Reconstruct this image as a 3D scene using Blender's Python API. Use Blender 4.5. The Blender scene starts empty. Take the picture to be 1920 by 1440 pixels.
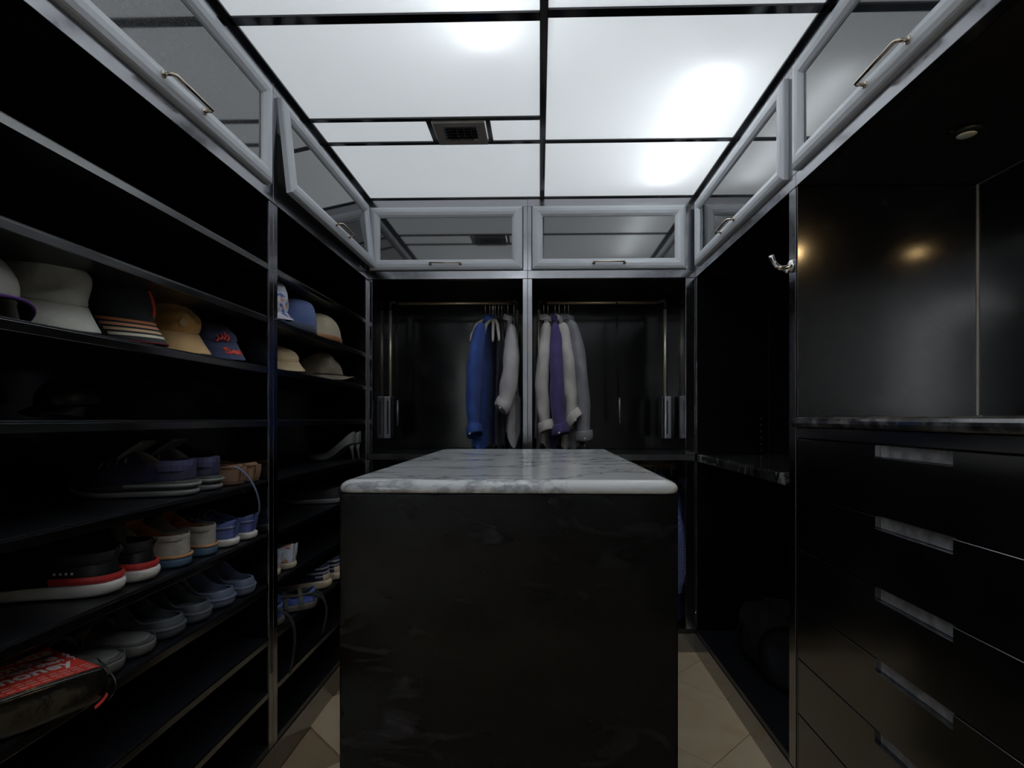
import bpy, bmesh, math, random
from mathutils import Vector, Matrix, noise
random.seed(7)
C = bpy.context.scene.collection
PI = math.pi
R = math.radians

# ------------------------------------------------------------------ camera, world, lights, exposure
H = 1.2                      # eye height
F = 1040.0                   # focal length in pixels of the 1920 frame
YAW = R(1.4)
CX, CY = 986.6, 785.0
cd = bpy.data.cameras.new('camera'); cam = bpy.data.objects.new('camera', cd); C.objects.link(cam)
cam.location = (0, 0, H); cam.rotation_euler = (PI/2, 0, YAW)
cd.sensor_width = 36; cd.lens = F/1920*36
cd.shift_x = -(CX-960)/1920; cd.shift_y = (CY-720)/1920
cd.clip_start = .02
bpy.context.scene.camera = cam

w = bpy.data.worlds.new('world'); bpy.context.scene.world = w; w.use_nodes = True
w.node_tree.nodes['Background'].inputs[0].default_value = (.75, .85, 1, 1)
w.node_tree.nodes['Background'].inputs[1].default_value = .25

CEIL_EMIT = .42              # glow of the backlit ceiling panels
TUBE_EMIT = 14.0             # fluorescent tubes above the panels
WINDOW_W = 600.0              # daylight through the window of the room behind
lw = bpy.data.lights.new('window_left_offscreen', 'AREA'); lw.shape = 'RECTANGLE'; lw.size = 1.8; lw.size_y = 1.4
lw.energy = WINDOW_W; lw.color = (.86, .93, 1)
low = bpy.data.objects.new('window_left_offscreen', lw); C.objects.link(low)
low.location = (-1.97, -2.5, 1.72); low.rotation_euler = (PI/2, 0, PI/2)
vs = bpy.context.scene.view_settings
vs.view_transform = 'Standard'; vs.look = 'None'; vs.exposure = 0.55; vs.gamma = 1; vs.use_curve_mapping = False
cy = bpy.context.scene.cycles
cy.max_bounces = 6; cy.diffuse_bounces = 3; cy.glossy_bounces = 4; cy.transmission_bounces = 4
cy.sample_clamp_indirect = 6; cy.use_denoising = True

# ------------------------------------------------------------------ pixel helpers (a pixel is only a direction)
ca, sa = math.cos(YAW), math.sin(YAW)
def ray(u, v):
    a = (u-CX)/F; b = (CY-v)/F
    return Vector((-sa+a*ca, ca+a*sa, b))
def at_y(u, v, y): d = ray(u, v); t = y/d.y; return Vector((d.x*t, y, H+d.z*t))
def at_x(u, v, x): d = ray(u, v); t = x/d.x; return Vector((x, d.y*t, H+d.z*t))
def at_z(u, v, z): d = ray(u, v); t = (z-H)/d.z; return Vector((d.x*t, d.y*t, z))

# ------------------------------------------------------------------ materials
MATS = {}
def nodes(name):
    m = bpy.data.materials.new(name); m.use_nodes = True
    nt = m.node_tree
    return m, nt, nt.nodes['Principled BSDF']
def M(name, col, rough=.5, metal=0., ior=1.5, var=None, vscale=8., vpos=(.38, .64), bump=None, coat=0., dust=None, sheen=0., emit=None, rvar=None):
    """procedural surface: colour, a second colour mixed in by noise, noise bump, specks of dust"""
    m, nt, b = nodes(name); L = nt.links
    b.inputs['Base Color'].default_value = (*col, 1); b.inputs['Roughness'].default_value = rough
    b.inputs['Metallic'].default_value = metal; b.inputs['IOR'].default_value = ior
    b.inputs['Coat Weight'].default_value = coat; b.inputs['Coat Roughness'].default_value = .05
    b.inputs['Sheen Weight'].default_value = sheen
    tc = nt.nodes.new('ShaderNodeTexCoord'); co = tc.outputs['Object']
    cur = None
    if var:
        n = nt.nodes.new('ShaderNodeTexNoise'); n.inputs['Scale'].default_value = vscale; n.inputs['Detail'].default_value = 5
        L.new(co, n.inputs['Vector'])
        r = nt.nodes.new('ShaderNodeValToRGB'); r.color_ramp.elements[0].position = vpos[0]; r.color_ramp.elements[1].position = vpos[1]
        r.color_ramp.elements[0].color = (*col, 1); r.color_ramp.elements[1].color = (*var, 1)
        L.new(n.outputs['Fac'], r.inputs[0]); cur = r.outputs[0]
    if dust:
        n = nt.nodes.new('ShaderNodeTexNoise'); n.inputs['Scale'].default_value = dust[0]; n.inputs['Detail'].default_value = 1
        L.new(co, n.inputs['Vector'])
        r = nt.nodes.new('ShaderNodeValToRGB'); r.color_ramp.elements[0].position = dust[1]; r.color_ramp.elements[1].position = dust[1]+.06
        L.new(n.outputs['Fac'], r.inputs[0])
        mx = nt.nodes.new('ShaderNodeMix'); mx.data_type = 'RGBA'
        L.new(r.outputs[0], mx.inputs['Factor'])
        if cur: L.new(cur, mx.inputs['A'])
        else: mx.inputs['A'].default_value = (*col, 1)
        mx.inputs['B'].default_value = (*dust[2], 1); cur = mx.outputs['Result']
    if cur: L.new(cur, b.inputs['Base Color'])
    if rvar:
        n = nt.nodes.new('ShaderNodeTexNoise'); n.inputs['Scale'].default_value = rvar[0]; n.inputs['Detail'].default_value = 4
        L.new(co, n.inputs['Vector'])
        mp = nt.nodes.new('ShaderNodeMapRange'); mp.inputs['From Min'].default_value = .35; mp.inputs['From Max'].default_value = .65
        mp.inputs['To Min'].default_value = rvar[1]; mp.inputs['To Max'].default_value = rvar[2]
        L.new(n.outputs['Fac'], mp.inputs['Value']); L.new(mp.outputs[0], b.inputs['Roughness'])
    if bump:
        n = nt.nodes.new('ShaderNodeTexNoise'); n.inputs['Scale'].default_value = bump[0]; n.inputs['Detail'].default_value = 3
        L.new(co, n.inputs['Vector'])
        bp = nt.nodes.new('ShaderNodeBump'); bp.inputs['Strength'].default_value = bump[1]; bp.inputs['Distance'].default_value = .002
        L.new(n.outputs['Fac'], bp.inputs['Height']); L.new(bp.outputs[0], b.inputs['Normal'])
    if emit:
        b.inputs['Emission Color'].default_value = (*emit[0], 1); b.inputs['Emission Strength'].default_value = emit[1]
    MATS[name] = m
    return m
def fabric(name, col, var=None, rough=.85):
    v = var or tuple(c*.8 for c in col)
    return M(name, col, rough, var=v, vscale=14, bump=(160, .35), sheen=.15)

BLK = (.0045, .0042, .0042)
lacq = M('black_lacquer', BLK, .12, ior=1.9, bump=(300, .012))
lacq_soft = M('black_lacquer_satin', BLK, .15, ior=1.5, rvar=(5, .12, .18))
lacq_draw = M('black_lacquer_drawer', BLK, .18, ior=2.6, rvar=(3, .15, .2))
shelfm = M('shelf_surface', (.006, .0065, .009), .34, ior=1.6, dust=(420, .64, (.10, .11, .13)))
inner = M('cabinet_inside', (.006, .0055, .0055), .5)
def island_mat():
    m, nt, b = nodes('island_lacquer'); L = nt.links
    b.inputs['IOR'].default_value = 1.25
    tc = nt.nodes.new('ShaderNodeTexCoord')
    def ns(sc, vec, det, dist):
        mp = nt.nodes.new('ShaderNodeMapping'); mp.inputs['Scale'].default_value = vec; mp.inputs['Rotation'].default_value = (0, .35, 0); L.new(tc.outputs['Object'], mp.inputs['Vector'])
        n = nt.nodes.new('ShaderNodeTexNoise'); n.inputs['Scale'].default_value = sc; n.inputs['Detail'].default_value = det; n.inputs['Distortion'].default_value = dist
        L.new(mp.outputs[0], n.inputs['Vector']); return n.outputs['Fac']
    def mr(x, a, c, lo, hi):
        q = nt.nodes.new('ShaderNodeMapRange'); q.inputs['From Min'].default_value = a; q.inputs['From Max'].default_value = c; q.inputs['To Min'].default_value = lo; q.inputs['To Max'].default_value = hi
        L.new(x, q.inputs['Value']); return q.outputs[0]
    a_ = mr(ns(7, (1, 1, 2.6), 6, 1.4), .56, .74, 0, 1); c_ = mr(ns(2.6, (1, 1, 1), 2, 0), .45, .62, 0, 1)
    mu = nt.nodes.new('ShaderNodeMath'); mu.operation = 'MULTIPLY'; L.new(a_, mu.inputs[0]); L.new(c_, mu.inputs[1])
    sp = mr(ns(300, (1, 1, 1), 1, 0), .73, .76, 0, .8)
    ad = nt.nodes.new('ShaderNodeMath'); ad.operation = 'MAXIMUM'; L.new(mu.outputs[0], ad.inputs[0]); L.new(sp, ad.inputs[1])
    mx = nt.nodes.new('ShaderNodeMix'); mx.data_type = 'RGBA'; L.new(ad.outputs[0], mx.inputs['Factor'])
    mx.inputs['A'].default_value = (.003, .0026, .0027, 1); mx.inputs['B'].default_value = (.036, .033, .038, 1)
    L.new(mx.outputs['Result'], b.inputs['Base Color'])
    L.new(mr(mu.outputs[0], 0, 1, .1, .4), b.inputs['Roughness'])
    return m
island_m = island_mat()
white_f = M('white_door_frame', (.72, .75, .80), .28, ior=1.5)
blackglass = M('black_glass', (.018, .019, .021), .045, ior=2.3, dust=(700, .68, (.12, .12, .13)))
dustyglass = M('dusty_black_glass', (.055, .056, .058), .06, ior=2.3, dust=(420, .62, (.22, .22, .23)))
nickel = M('warm_nickel', (.72, .62, .52), .18, metal=1)
chrome = M('chrome', (.85, .82, .82), .06, metal=1)
brass = M('brass_satin', (.85, .66, .42), .4, metal=.8)
polem = M('champagne_pole', (.86, .76, .62), .38, metal=.75)
greymetal = M('grey_lift_housing', (.32, .32, .35), .32, metal=.6)
darkmetal = M('black_metal', (.01, .01, .011), .3)
pullm = M('finger_pull_metal', (.34, .34, .35), .42, metal=.55, var=(.62, .62, .64), vscale=30, bump=(90, .2))
edgem = M('polished_edge_metal', (.34, .34, .365), .17, metal=1, rvar=(40, .14, .2))
stripm = M('ceiling_strip_black', (.004, .004, .005), .12, ior=1.6)
stonegrey = M('dark_polished_counter', (.05, .05, .055), .12, ior=1.8, var=(.03, .03, .035), vscale=9)
seamm = M('light_seam', (.55, .54, .50), .3, metal=.3)
hole = M('pin_socket', (.5, .48, .42), .3, metal=.8)

def marble(name, base, mid, vein, scale, rough, black=False):
    m, nt, b = nodes(name); L = nt.links
    tc = nt.nodes.new('ShaderNodeTexCoord')
    mpn = nt.nodes.new('ShaderNodeMapping'); mpn.inputs['Scale'].default_value = (1, 1.9, 1); mpn.inputs['Rotation'].default_value = (0, 0, .5)
    L.new(tc.outputs['Object'], mpn.inputs['Vector'])
    n1 = nt.nodes.new('ShaderNodeTexNoise'); n1.inputs['Scale'].default_value = scale; n1.inputs['Detail'].default_value = 9; n1.inputs['Distortion'].default_value = 1.6; n1.inputs['Roughness'].default_value = .6
    L.new(mpn.outputs[0], n1.inputs['Vector'])
    r1 = nt.nodes.new('ShaderNodeValToRGB'); e = r1.color_ramp.elements
    e[0].position = .43; e[0].color = (*base, 1); e[1].position = .5; e[1].color = (*vein, 1)
    x = e.new(.57); x.color = (*base, 1); y = e.new(.66); y.color = (*mid, 1)
    if not black:
        e[0].position = .47; x.position = .53
    L.new(n1.outputs['Fac'], r1.inputs[0])
    L.new(r1.outputs[0], b.inputs['Base Color']); b.inputs['Roughness'].default_value = rough
    return m
marble_w = marble('white_marble', (.76, .78, .80), (.64, .66, .69), (.34, .36, .39), 1.5, .12)
marble_b = marble('black_marble', (.008, .008, .009), (.30, .29, .29), (.05, .05, .05), 3.2, .1, True)
stone_b = M('black_stone', (.02, .02, .022), .07, ior=2.3, var=(.12, .12, .125), vscale=26)  # pale mottling painted in for the bright reflections along the nose

def tile_mat():
    m, nt, b = nodes('travertine_tile'); L = nt.links
    g = nt.nodes.new('ShaderNodeNewGeometry'); oi = nt.nodes.new('ShaderNodeObjectInfo')
    ad = nt.nodes.new('ShaderNodeVectorMath'); ad.operation = 'MULTIPLY_ADD'
    ad.inputs[1].default_value = (1, 1, 1); L.new(g.outputs['Position'], ad.inputs[0])
    cb = nt.nodes.new('ShaderNodeCombineXYZ'); ml = nt.nodes.new('ShaderNodeMath'); ml.operation = 'MULTIPLY'; ml.inputs[1].default_value = 9
    L.new(oi.outputs['Random'], ml.inputs[0]); L.new(ml.outputs[0], cb.inputs[2]); L.new(cb.outputs[0], ad.inputs[2])
    n = nt.nodes.new('ShaderNodeTexNoise'); n.inputs['Scale'].default_value = 5.5; n.inputs['Detail'].default_value = 7; n.inputs['Distortion'].default_value = .8
    L.new(ad.outputs[0], n.inputs['Vector'])
    r = nt.nodes.new('ShaderNodeValToRGB'); e = r.color_ramp.elements
    e[0].position = .28; e[0].color = (.76, .56, .34, 1); e[1].position = .74; e[1].color = (.86, .72, .52, 1)
    x = e.new(.5); x.color = (.82, .65, .43, 1)
    L.new(n.outputs['Fac'], r.inputs[0])
    hs = nt.nodes.new('ShaderNodeHueSaturation'); mr = nt.nodes.new('ShaderNodeMapRange'); mr.inputs['To Min'].default_value = .96; mr.inputs['To Max'].default_value = 1.04
    L.new(oi.outputs['Random'], mr.inputs['Value']); L.new(mr.outputs[0], hs.inputs['Value']); L.new(r.outputs[0], hs.inputs['Color'])
    L.new(hs.outputs[0], b.inputs['Base Color']); b.inputs['Roughness'].default_value = .28
    return m
tilem = tile_mat()
groutm = M('grout', (.42, .30, .18), .8)

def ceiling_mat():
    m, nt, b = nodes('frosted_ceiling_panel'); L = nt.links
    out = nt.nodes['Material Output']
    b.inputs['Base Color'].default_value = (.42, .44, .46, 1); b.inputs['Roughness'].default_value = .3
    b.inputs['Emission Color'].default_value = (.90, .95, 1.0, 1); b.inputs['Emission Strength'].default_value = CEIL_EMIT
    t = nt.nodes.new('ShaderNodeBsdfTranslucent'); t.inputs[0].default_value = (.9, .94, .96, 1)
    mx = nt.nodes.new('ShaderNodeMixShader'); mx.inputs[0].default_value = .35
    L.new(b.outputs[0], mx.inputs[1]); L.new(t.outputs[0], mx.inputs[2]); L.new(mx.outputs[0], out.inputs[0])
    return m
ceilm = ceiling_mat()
tubem = M('lit_fluorescent_tube', (1, 1, 1), .5, emit=((.95, .98, 1), TUBE_EMIT))
plaster = M('white_plaster', (.82, .82, .80), .7)
darkwall = M('dark_wall_paint', (.02, .02, .02), .5)

# ------------------------------------------------------------------ mesh helpers
def new(name, bm, mat, parent=None, smooth=False):
    me = bpy.data.meshes.new(name); bm.normal_update(); bm.to_mesh(me); bm.free()
    for mm in (mat if isinstance(mat, (list, tuple)) else [mat]): me.materials.append(mm)
    if smooth:
        for p in me.polygons: p.use_smooth = True
    o = bpy.data.objects.new(name, me); C.objects.link(o)
    if parent:
        o.parent = parent
    return o
def wloc(p):
    v = Vector((0, 0, 0))
    while p: v = v+p.location; p = p.parent
    return v
def neww(name, bm, mat, parent=None, smooth=False):
    """mesh given in world coordinates under a thing that is only translated"""
    if parent: bmesh.ops.translate(bm, verts=bm.verts, vec=-wloc(parent))
    else:
        xs = [v.co for v in bm.verts]
        c = Vector(((min(v.x for v in xs)+max(v.x for v in xs))/2, (min(v.y for v in xs)+max(v.y for v in xs))/2, min(v.z for v in xs)))
        bmesh.ops.translate(bm, verts=bm.verts, vec=-c)
    o = new(name, bm, mat, parent, smooth)
    if not parent: o.location = c
    return o
def thing(name, label, cat, loc=(0, 0, 0), rz=0., group=None):
    o = bpy.data.objects.new(name, None); C.objects.link(o); o.empty_display_size = .05
    o.location = loc; o.rotation_euler = (0, 0, rz); o['label'] = label; o['category'] = cat
    if group: o['group'] = group
    return o
def tag(o, label, cat, group=None):
    o['label'] = label; o['category'] = cat
    if group: o['group'] = group
    return o
def struct(o): o['kind'] = 'structure'; return o
def box(bm, x0, x1, y0, y1, z0, z1, bev=0.):
    r = bmesh.ops.create_cube(bm, size=1)
    vs_ = r['verts']
    for v in vs_:
        v.co = Vector(((x0+x1)/2+v.co.x*(x1-x0), (y0+y1)/2+v.co.y*(y1-y0), (z0+z1)/2+v.co.z*(z1-z0)))
    if bev:
        es = list({e for v in vs_ for e in v.link_edges})
        bmesh.ops.bevel(bm, geom=es, offset=bev, segments=2, affect='EDGES', profile=.6)
def B(*a, bev=.0015):
    bm = bmesh.new(); box(bm, *a, bev=bev); return bm
def boxes(*bs, bev=.0015):
    bm = bmesh.new()
    for b in bs: box(bm, *b, bev=bev)
    return bm
def frame_axes(t, up=Vector((0, 0, 1))):
    t = t.normalized()
    if abs(t.dot(up)) > .98: up = Vector((0, 1, 0))
    a = t.cross(up).normalized(); return a, a.cross(t).normalized()
def tube(bm, pts, rad, n=8, caps=True):
    pts = [Vector(p) for p in pts]; rings = []
    k = len(pts); a = None
    for i, p in enumerate(pts):
        t = (pts[min(i+1, k-1)]-pts[max(i-1, 0)])
        if a is None: a, b_ = frame_axes(t)
        else:
            tn = t.normalized(); a = (a-tn*a.dot(tn)).normalized(); b_ = a.cross(tn).normalized()
        r = rad[i] if isinstance(rad, (list, tuple)) else rad
        rings.append([bm.verts.new(p+a*math.cos(2*PI*j/n)*r+b_*math.sin(2*PI*j/n)*r) for j in range(n)])
    for i in range(k-1):
        for j in range(n): bm.faces.new((rings[i][j], rings[i][(j+1) % n], rings[i+1][(j+1) % n], rings[i+1][j]))
    if caps:
        bm.faces.new(rings[0][::-1]); bm.faces.new(rings[-1])
    return bm
def T(pts, rad, n=8):
    return tube(bmesh.new(), pts, rad, n)
def ribbon(pts, width, th, wdir):
    """flat strap: path, width along wdir, real thickness"""
    bm = bmesh.new(); pts = [Vector(p) for p in pts]; wd = Vector(wdir).normalized(); rings = []
    for i, p in enumerate(pts):
        t = (pts[min(i+1, len(pts)-1)]-pts[max(i-1, 0)]).normalized(); nn = t.cross(wd).normalized()
        rings.append([bm.verts.new(p+wd*s*width/2+nn*q*th/2) for s, q in ((-1, -1), (1, -1), (1, 1), (-1, 1))])
    for i in range(len(pts)-1):
        for j in range(4): bm.faces.new((rings[i][j], rings[i][(j+1) % 4], rings[i+1][(j+1) % 4], rings[i+1][j]))
    bm.faces.new(rings[0][::-1]); bm.faces.new(rings[-1])
    return bm
def bez(p0, p1, p2, p3, n=12):
    p0, p1, p2, p3 = map(Vector, (p0, p1, p2, p3)); o = []
    for i in range(n+1):
        t = i/n; u = 1-t
        o.append(p0*u**3+p1*3*u*u*t+p2*3*u*t*t+p3*t**3)
    return o
def lathe(prof, n=24):
    """profile of (r,z) spun about z"""
    bm = bmesh.new(); rings = []
    for r, z in prof:
        rings.append([bm.verts.new((r*math.cos(2*PI*j/n), r*math.sin(2*PI*j/n), z)) for j in range(n)])
    for i in range(len(rings)-1):
        for j in range(n): bm.faces.new((rings[i][j], rings[i][(j+1) % n], rings[i+1][(j+1) % n], rings[i+1][j]))
    bm.faces.new(rings[0][::-1]); bm.faces.new(rings[-1])
    return bm
def xf(bm, M4): bmesh.ops.transform(bm, matrix=M4, verts=bm.verts); return bm
def disp(bm, amp, scale, seed=0., keepz=None):
    off = Vector((seed*7.1, seed*3.3, seed*5.7))
    for v in bm.verts:
        n = noise.noise_vector(v.co*scale+off)*amp+noise.noise_vector(v.co*scale*2.3+off)*amp*.45
        if keepz is not None:
            f = min(1, max(0, (v.co.z-keepz)/.03)); n *= f
        v.co += n
    return bm
def subd(o, lv=1):
    m = o.modifiers.new('sub', 'SUBSURF'); m.levels = lv; m.render_levels = lv; return o
def solid(o, th, off=-1, mo=0):
    m = o.modifiers.new('solid', 'SOLIDIFY'); m.thickness = th; m.offset = off
    m.material_offset = mo; m.material_offset_rim = 0; return o
def text_mesh(s, size, bold=.0, align='LEFT', shear=0.):
    cu = bpy.data.curves.new('t', 'FONT'); cu.body = s; cu.size = size; cu.offset = bold; cu.align_x = align; cu.shear = shear
    cu.extrude = .0004; cu.resolution_u = 3
    o = bpy.data.objects.new('t', cu); C.objects.link(o)
    dg = bpy.context.evaluated_depsgraph_get()
    me = bpy.data.meshes.new_from_object(o.evaluated_get(dg))
    bm = bmesh.new(); bm.from_mesh(me)
    bpy.data.objects.remove(o); bpy.data.meshes.remove(me); bpy.data.curves.remove(cu)
    return bm

# ------------------------------------------------------------------ main planes of the room
XL, XR = -.895, .80          # fronts of the left and right cabinets
YB = 2.87                    # front of the back cabinets
ZC = 2.345                   # ceiling
XLB, XRB, YBB = -1.27, 1.352, 3.43
ZU = 1.925                   # underside of the upper cabinets
YP = 1.812                   # left dividing post
YQ = 1.755                   # right dividing post

# ------------------------------------------------------------------ floor with diagonal tiles
fl = struct(neww('floor', B(-1.29, 1.37, -1.3, 3.47, -.05, -.008, bev=0), groutm))
TS = .457; dg_ = TS*math.sqrt(2)
tb = bmesh.new(); hs_ = TS/2-.0012
box(tb, -hs_, hs_, -hs_, hs_, -.008, 0, bev=.0012)
tile_me = None
for i in range(-12, 12):
    for j in range(-6, 14):
        c1 = -1.331+(i+.5)*dg_; c2 = 2.54+(j-6+.5)*dg_
        x = (c1+c2)/2; y = (c2-c1)/2
        if not (-1.0 < x < .98 and -1.1 < y < 3.1): continue
        if tile_me is None:
            o = new('tile', tb, tilem); tile_me = o.data
        else:
            o = bpy.data.objects.new('tile', tile_me); C.objects.link(o)
        o.parent = fl; o.location = Vector((x, y, 0))-fl.location; o.rotation_euler = (0, 0, PI/4)

# ------------------------------------------------------------------ walls, rear opening and the room behind
struct(neww('wall_left', B(-1.35, -1.285, -1.3, 3.47, 0, 2.6, bev=0), darkwall))
struct(neww('wall_right', B(1.365, 1.43, -1.3, 3.47, 0, 2.6, bev=0), darkwall))
struct(neww('wall_back', B(-1.35, 1.43, 3.47, 3.53, 0, 2.6, bev=0), darkwall))
struct(neww('wall_front', boxes((-1.35, -1.24, -1.36, -1.3, 0, 2.6), (.62, 1.43, -1.36, -1.3, 0, 2.6), (-1.24, .62, -1.36, -1.3, 2.32, 2.6), bev=0), plaster))
struct(neww('wall_outer_left', boxes((-2.06, -2.0, -3.7, -3.4, 0, 2.6), (-2.06, -2.0, -1.6, -1.36, 0, 2.6), (-2.06, -2.0, -3.4, -1.6, 0, 1.02), (-2.06, -2.0, -3.4, -1.6, 2.42, 2.6), bev=0), plaster))
struct(neww('wall_outer_right', B(2.0, 2.06, -3.7, -1.36, 0, 2.6, bev=0), plaster))
struct(neww('wall_outer_back', B(-2.06, 2.06, -3.76, -3.7, 0, 2.6, bev=0), plaster))
struct(neww('floor_outer', B(-2.06, 2.06, -3.76, -1.3, -.05, 0, bev=0), M('pale_stone_floor', (.5, .42, .32), .4)))
struct(neww('ceiling_outer', B(-2.06, 2.06, -3.76, -1.3, 2.6, 2.66, bev=0), plaster))

# ------------------------------------------------------------------ ceiling: backlit frosted panels between black strips
ce = struct(neww('ceiling', B(-1.35, 1.43, -1.36, 3.53, 2.6, 2.66, bev=0), plaster))
XM = .012
xl0, xr0 = XL+.004, XR-.004
cells = []
ysL = [-1.3, -.4, .55, 1.572, 2.106, 2.288, YB]
ysR = [-1.3, -.4, .55, 1.562, 2.288, YB]
for a, b_ in zip(ysL, ysL[1:]):
    if abs(a-2.106) < 1e-6: cells += [(xl0, -.425, a, b_), (-.2, XM, a, b_)]
    else: cells.append((xl0, XM, a, b_))
for a, b_ in zip(ysR, ysR[1:]): cells.append((XM, xr0, a, b_))
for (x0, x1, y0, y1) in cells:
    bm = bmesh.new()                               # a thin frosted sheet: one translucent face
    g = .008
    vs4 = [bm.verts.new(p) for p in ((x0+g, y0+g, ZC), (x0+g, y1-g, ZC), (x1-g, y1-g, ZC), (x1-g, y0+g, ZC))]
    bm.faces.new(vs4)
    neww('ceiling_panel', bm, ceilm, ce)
def strip(x0, x1, y0, y1): neww('ceiling_strip', B(x0, x1, y0, y1, ZC-.006, ZC+.006, bev=.001), stripm, ce)
strip(XM-.012, XM+.012, -1.3, YB)
for y, hw in ((-.4, .016), (.55, .016), (1.572, .017), (2.106, .011), (2.288, .011)): strip(xl0, XM-.012, y-hw, y+hw)
for y, hw in ((-.4, .016), (.55, .016), (1.562, .016), (2.288, .011)): strip(XM+.012, xr0, y-hw, y+hw)
strip(xl0-.006, xl0+.014, -1.3, YB); strip(xr0-.012, xr0+.006, -1.3, YB); strip(xl0, xr0, YB-.012, YB+.004)
strip(-.437, -.417, 2.117, 2.277); strip(-.208, -.19, 2.117, 2.277)
# fluorescent tubes above the panels
def ftube(x, y0, y1, label, z=ZC+.085):
    t = thing('fluorescent_tube', label, 'light', (x, (y0+y1)/2, z))
    h = (y1-y0)/2
    new('tube', T([(0, -h, 0), (0, h, 0)], .014, 10), tubem, t)
    for s in (-1, 1): new('end_cap', T([(0, s*h, 0), (0, s*(h+.02), 0)], .016, 10), greymetal, t)
ftube(.585, 1.82, 2.72, 'lit fluorescent tube glowing through the ceiling panel on the drawer side')
ftube(-.165, .85, 1.70, 'lit fluorescent tube glowing through the panel left of the middle strip', ZC+.075)
# air vent
vt = thing('ceiling_vent', 'small square grey ceiling air vent with black grille', 'vent', (-.3125, 2.197, ZC-.012))
ventf = M('vent_frame', (.36, .33, .30), .5)
fo, fi = .1, .065
new('frame', boxes((-fo, fo, -.085, -.055, -.004, .008), (-fo, fo, .055, .085, -.004, .008), (-fo, -fi, -.055, .055, -.004, .008), (fi, fo, -.055, .055, -.004, .008), bev=.003), ventf, vt)
new('duct', B(-fi, fi, -.055, .055, .02, .03, bev=0), darkmetal, vt)
for k in range(5): new('blade', B(-fi, fi, -.05+k*.022, -.046+k*.022, -.001, .014, bev=0), darkmetal, vt)
for k in range(4): new('blade', B(-.044+k*.028, -.04+k*.028, -.055, .055, .001, .012, bev=0), darkmetal, vt)

# ------------------------------------------------------------------ left shelving
ST = [1.715, 1.54, 1.372, 1.197, .997, .818, .65, .475, .30]     # tops of the shelves
TH = .022
def shelving(y0, y1, label):
    t = thing('shoe_shelving', label, 'shelving', ((XL+XLB)/2, (y0+y1)/2, 0))
    for a in (y0, y1-.03):
        sp_ = neww('side_panel', B(XLB, XL-.003, a, a+.03, .1, ZU-.003), lacq, t)
        neww('edge_band', B(XL-.003, XL, a+.0005, a+.0295, .1, ZU-.003, bev=.0008), edgem, sp_)
    neww('back_panel', B(XLB-.012, XLB, y0, y1, .1, ZU-.003, bev=0), lacq_soft, t)
    neww('toe_kick', B(XLB, XL+.002, y0, y1, 0, .098), edgem, t)
    neww('base_board', B(XLB, XL-.001, y0+.031, y1-.031, .098, .12), shelfm, t)
    for z in ST:
        s = neww('shelf', B(XLB, XL-.006, y0+.031, y1-.031, z-TH, z), shelfm, t)
        neww('edge_strip', B(XL-.006, XL-.001, y0+.031, y1-.031, z-TH-.001, z-.005, bev=.001), lacq_draw, s)
    return t
YN = .70
shelving(YN, YP+.03, 'tall black shelving holding caps, clogs and the red bag')
shelving(YP+.031, YB, 'tall black shelving beside the wardrobe, holding hats, heels and sandals')

# ------------------------------------------------------------------ upper cabinets with framed black glass doors
def frame_ring(w_, h_, prof):
    """mitred frame in the local xz plane; prof: (inset, out) pairs, out is towards -y"""
    bm = bmesh.new(); rings = []
    for ins, out in prof:
        a, b_ = w_/2-ins, h_/2-ins
        rings.append([bm.verts.new((sx*a, -out, sz*b_)) for sx, sz in ((-1, -1), (1, -1), (1, 1), (-1, 1))])
    for i in range(len(rings)-1):
        for j in range(4): bm.faces.new((rings[i][j], rings[i][(j+1) % 4], rings[i+1][(j+1) % 4], rings[i+1][j]))
    for j in range(4): bm.faces.new((rings[-1][j], rings[-1][(j+1) % 4], rings[0][(j+1) % 4], rings[0][j]))
    bmesh.ops.recalc_face_normals(bm, faces=bm.faces)
    return bm
FW = .056
PROF = [(0, 0), (0, .016), (.003, .021), (.014, .026), (.028, .0275), (.042, .024), (.052, .016), (FW, .008), (FW, 0)]
def door_parts(t, w_, h_, bott):
    """a door hung on its top edge, built in local coordinates with the pivot at the top"""
    d = bpy.data.objects.new('door', None); C.objects.link(d); d.parent = t; d.empty_display_size = .03
    xf_ = Matrix.Translation((0, 0, -h_/2))
    f = xf(frame_ring(w_, h_, PROF), xf_); o = new('frame', f, white_f, d)
    g = bmesh.new(); box(g, -w_/2+FW-.004, w_/2-FW+.004, -.010, -.004, -h_+FW-.004, -FW+.004)
    new('glass', g, bott or blackglass, d)
    zc = -h_+FW*.5; hw = .078
    pts = [(-hw, -.022, zc), (-hw, -.048, zc), (-hw+.006, -.054, zc), (hw-.006, -.054, zc), (hw, -.048, zc), (hw, -.022, zc)]
    hb = T(pts, .0045, 8)
    for s in (-1, 1): tube(hb, [(s*hw, -.0255, zc), (s*hw, -.031, zc)], .0085, 10)
    new('handle', hb, nickel, d, smooth=True)
    return d
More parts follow.
